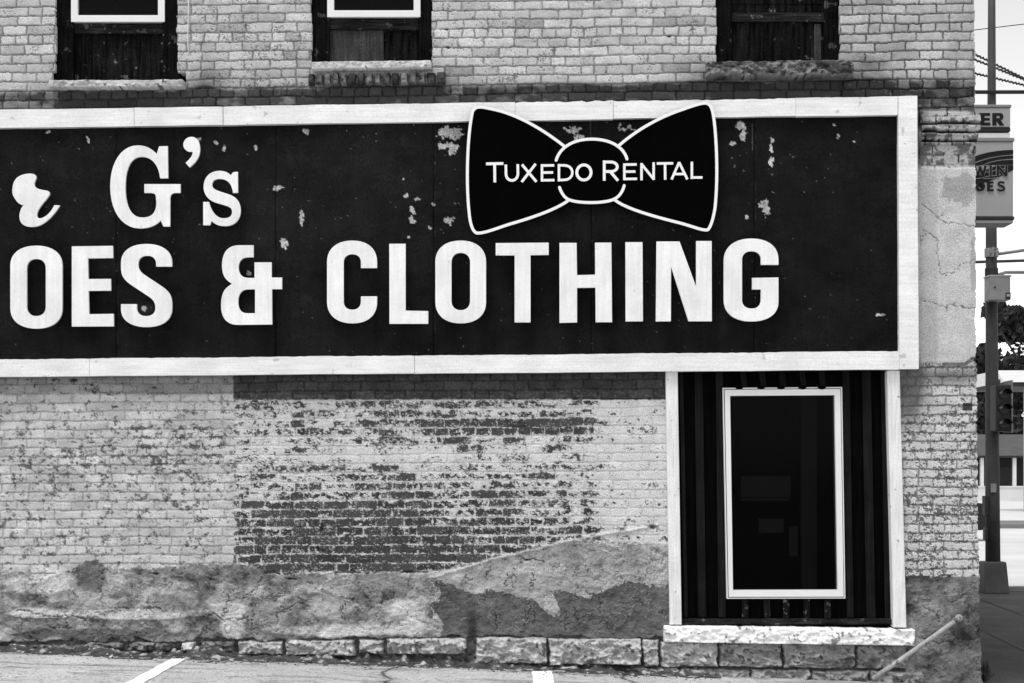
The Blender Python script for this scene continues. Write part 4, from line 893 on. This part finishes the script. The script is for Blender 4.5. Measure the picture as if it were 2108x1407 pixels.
b = MB(); b.box(X(2030, yp), X(2060, yp), yp-.46, yp-.16, pz(890), pz(796)); hd = b.build('signal_head', M['dark_iron'], pole, bevel=.02)
for vc in (815, 845, 875):
    b = MB(); n_ = 9; r_ = 11/s_; cx = X(2045, yp); cz = pz(vc); vv_ = []; ff = []
    for k in range(n_+1):
        a_ = math.pi*k/n_
        for rr_, yy_ in ((r_, yp-.46), (r_, yp-.64), (r_*.9, yp-.64), (r_*.9, yp-.46)): vv_.append((cx+rr_*math.cos(a_), yy_, cz+rr_*math.sin(a_)))
    for k in range(n_):
        for j in range(4): ff.append((k*4+j, k*4+(j+1) % 4, k*4+4+(j+1) % 4, k*4+4+j))
    b.add(vv_, ff); b.build('visor', M['car'], hd); b = MB(); b.cyl_y(cx, cz, r_*.85, yp-.475, yp-.45, 18); b.build('lens', M['car'], hd)
b = MB(); b.box(X(2061, yp), X(2063.5, yp), yp-.47, yp-.10, pz(893), pz(787)); b.build('backplate', M['box_grey'], hd)
b = MB(); b.tube([pt(2044, 782), pt(2044, 797)], 15/s_, 14); b.build('clamp', M['pole'], pole)
b = MB(); b.box(X(2023.5, yp), X(2031, yp), yp-.10, yp+.05, pz(1061), pz(1021)); b.build('push_button', M['dark_iron'], pole, bevel=.01); b = MB(); b.box(X(2025, yp), X(2031, yp), yp-.08, yp+.05, pz(1113), pz(1087)); b.build('push_button', M['dark_iron'], pole, bevel=.01)
b = MB(); b.box(X(2035, yp), X(2046, yp), yp-.118, yp-.10, pz(1014), pz(996)); b.build('sticker', M['box_grey'], pole)

# overhead cables
def cable(u0, v0, u1, v1, y, r, label, twist=False, sag=0):
    b = MB(); p0 = Vector(P(u0, v0, y)); p1 = Vector(P(u1, v1, y)); d_ = (p1-p0)
    a_ = p0-d_*3; c_ = p1+d_*3; n_ = 30
    pts = [a_+(c_-a_)*(i/n_) for i in range(n_+1)]
    b.tube(pts, r, 6)
    if twist:
        m_ = 210; p = []
        for i in range(m_+1):
            q_ = a_+(c_-a_)*(i/m_); ph = i*1.9; p.append(q_+Vector((0, math.cos(ph), math.sin(ph)))*r*1.7)
        b.tube(p, r*.9, 4)
    tag(b.build('overhead_cable', M['cable'], None), label, 'cable', 'cables over the street')
cable(2008, 62, 2075, 54, 26, .012, 'thin overhead wire high up, the topmost of the cables')
cable(2008, 113, 2075, 146, 18, .016, 'twisted overhead cable sloping down, second from the top', True)
cable(2008, 124, 2075, 151, 18.5, .016, 'twisted overhead cable just above the lowest twisted one', True)
cable(2008, 152, 2075, 168, 19, .016, 'lowest of the twisted cables, just above the mast arm', True)
cable(2008, 540, 2075, 538, 16, .030, 'straight thin cable passing behind the pole above the control box')

# ------------------------------------------------------------------ far side of the street
def tree(name, ux_, y, top_v, width, seed, label, n=2600, low=.12, lf=.22):
    rr = random.Random(seed); x = X(ux_, y); zt_ = Z(top_v, y); H_ = zt_-GZ
    root = empty(name, (x, y, GZ), label, 'tree', 'trees across the street')
    b = MB(); b.tube([(x, y, GZ), (x+.1, y, GZ+H_*.3), (x-.1, y, GZ+H_*.6)], [.34, .26, .14], 9)
    for k in range(7):
        a_ = k*2.4+seed; z_ = GZ+H_*(.25+.07*k); b.tube([(x, y, z_), (x+math.cos(a_)*width*.3, y+math.sin(a_)*width*.3, z_+H_*.14)], [.12, .04], 6)
    b.build('trunk', M['bark'], root)
    cl = [(x+rr.uniform(-.42, .42)*width, y+rr.uniform(-.4, .4)*width, GZ+H_*rr.uniform(low+.1, .90), rr.uniform(.14, .24)*width) for _ in range(26)]
    b = MB()
    for i in range(n):
        c = rr.choice(cl); th = rr.uniform(0, 6.283); ph = math.acos(rr.uniform(-1, 1)); r_ = c[3]*rr.random()**.45
        p = Vector((c[0]+r_*math.sin(ph)*math.cos(th), c[1]+r_*math.sin(ph)*math.sin(th), c[2]+r_*math.cos(ph)))
        if p.z > zt_: continue
        e1 = Vector((rr.gauss(0,1), rr.gauss(0,1), rr.gauss(0,1))).normalized(); e2 = e1.cross(Vector((rr.gauss(0,1), rr.gauss(0,1), rr.gauss(0,1)))).normalized(); s2 = lf*rr.uniform(.6, 1.5)
        b.add([p+e1*s2, p+e2*s2*.6, p-e1*s2, p-e2*s2*.6], [(0, 1, 2, 3)])
    b.build('crown', M['leaf'], root)
tree('broadleaf_tree', 1985, 118, 692, 9.0, 3, 'dark leafy tree rising beside the wall corner left of the pole', 7000, .0, .34)
tree('broadleaf_tree', 2096, 112, 600, 6.5, 8, 'taller open crowned tree right of the pole', 6500, .0, .30)
tree('broadleaf_tree', 2050, 130, 745, 9.0, 12, 'low dense dark tree directly behind the grey roofed house', 9000, .0, .36)
# house with shingled roof
yh = 98; house = empty('house', (X(2060, yh), yh, GZ), 'low dark house with grey shingled roof across the street', 'house')
xa, xb = X(1900, yh), X(2230, yh); zE = Z(939, yh); zR = Z(891, yh)
b = MB(); b.box(xa, xb, yh+1.2, yh+9, GZ, zE+.1); b.build('wall', M['house_wall'], house)
b = MB(); b.add([(xa-.6,yh,zE),(xb+.6,yh,zE),(xb+.6,yh+5,zR),(xa-.6,yh+5,zR),(xb+.6,yh+10,zE),(xa-.6,yh+10,zE)], [(0,1,2,3),(3,2,4,5),(0,3,5),(1,4,2),(0,5,4,1)])
b.build('roof', M['roof'], house)
b = MB(); b.box(xa-.6, xb+.6, yh-.12, yh-.01, zE-.14, zE+.02); b.build('gutter', M['dark_iron'], house)
for uu in (2023, 2090): b = MB(); b.box(X(uu, yh)-.12, X(uu, yh)+.12, yh+.1, yh+.34, GZ, zE-.02); b.build('porch_post', M['sign_pale'], house)
for uu in (2035, 2062): b = MB(); b.box(X(uu, yh), X(uu, yh)+1.1, yh+1.12, yh+1.19, GZ+1.0, GZ+2.4); b.build('window', M['glass_up'] if False else M['dark_iron'], house)
b = MB(); b.box(X(1950, 92), X(2200, 92), 92, 92.3, GZ-.1, Z(1004, 92)); b.box(X(1950, 92), X(2200, 92), 91.95, 92.35, Z(1004, 92), Z(1001, 92))
tag(b.build('low_wall', M['road'], None), 'low pale wall at the edge of the lot in front of the house', 'wall')
yc = 60
can = empty('canopy', (X(2085, yc), yc, GZ), 'white edged flat canopy showing right of the signal pole', 'canopy')
b = MB(); xa, xb = X(2052, yc), X(2190, yc); z0, z1 = Z(787, yc), Z(763, yc)
b.add([(xa+.35,yc,z0),(xb,yc,z0),(xb,yc,z1),(xa,yc,z1),(xa+.35,yc+5,z0),(xb,yc+5,z0),(xb,yc+5,z1),(xa,yc+5,z1)], [(0,1,2,3),(5,4,7,6),(4,0,3,7),(1,5,6,2),(3,2,6,7),(0,4,5,1)]); b.build('fascia', M['bow_white'], can)
b = MB(); b.box(xa+.4, xb, yc+.05, yc+4.9, Z(796, yc), z0-.01); b.build('soffit', M['dark_iron'], can)
for uu in (2120, 2170): b = MB(); b.box(X(uu, yc)-.12, X(uu, yc)+.12, yc+.3, yc+.54, GZ, z0-.3); b.build('post', M['galv'], can)
# car nose beyond the corner
yk = 29.0; xn = X(2024, yk); car = empty('parked_car', (xn-2.2, yk, GZ), 'black car with only its rounded nose showing past the wall corner', 'car')
prof = [(0,.45),(-.02,.62),(-.05,.80),(-.16,.93),(-.9,1.02),(-1.25,1.05),(-1.95,1.42),(-3.2,1.46),(-3.9,1.12),(-4.4,1.02),(-4.5,.7),(-4.45,.35),(-3.9,.28),(-.3,.28),(-.06,.33)]
b = MB(); n_ = len(prof); v = [(xn+px_, yk-.85, GZ+pz_*1.08) for px_, pz_ in prof]+[(xn+px_, yk+.85, GZ+pz_*1.08) for px_, pz_ in prof]
b.add(v, [tuple(range(n_)), tuple(range(2*n_-1, n_-1, -1))]+[(i, i+n_, (i+1) % n_+n_, (i+1) % n_) for i in range(n_)]); b.build('body', M['car'], car, bevel=.05)
for wx in (-.85, -3.6):
    for wy in (-.8, .8): b = MB(); b.tube([(xn+wx, yk+wy-.12, GZ+.32), (xn+wx, yk+wy+.12, GZ+.32)], .32, 22); wh = b.build('wheel', M['tyre'], car); b = MB(); b.tube([(xn+wx, yk+wy-.13, GZ+.32), (xn+wx, yk+wy+.13, GZ+.32)], .19, 16); b.build('rim', M['galv'], wh)
b = MB(); 
for (a_, c_) in ((-1.4, -2.5), (-2.6, -3.6)): b.add([(xn+a_, yk-.86, GZ+1.14), (xn+a_-.45 if a_ > -2 else xn+a_, yk-.86, GZ+1.46), (xn+c_, yk-.86, GZ+1.5), (xn+c_, yk-.86, GZ+1.14)], [(0, 1, 2, 3)])
b.build('side_window', M['dark_iron'], car)
b = MB(); b.box(xn-.16, xn-.03, yk-.75, yk-.45, GZ+.70, GZ+.82); b.build('headlight', M['galv'], car)
# small dry plant at the foot of the corner
b = MB(); rr = random.Random(9); cx, cy = X(2027, .25), .25; cz = ground_z(cx)
for i in range(60):
    a_ = rr.uniform(0, 6.28); r_ = rr.uniform(.02, .07); h_ = rr.uniform(.04, .15); s2 = .008
    p0 = Vector((cx+.2*r_*math.cos(a_), cy+.2*r_*math.sin(a_), cz)); p1 = Vector((cx+r_*math.cos(a_), cy+r_*math.sin(a_), cz+h_)); b.add([p0, p1+Vector((s2, 0, 0)), p1+Vector((0, 0, .03)), p1-Vector((s2, 0, 0))], [(0, 1, 2, 3)])
tag(b.build('weed', M['pole'], None), 'small dry weed at the foot of the wall corner', 'plant')
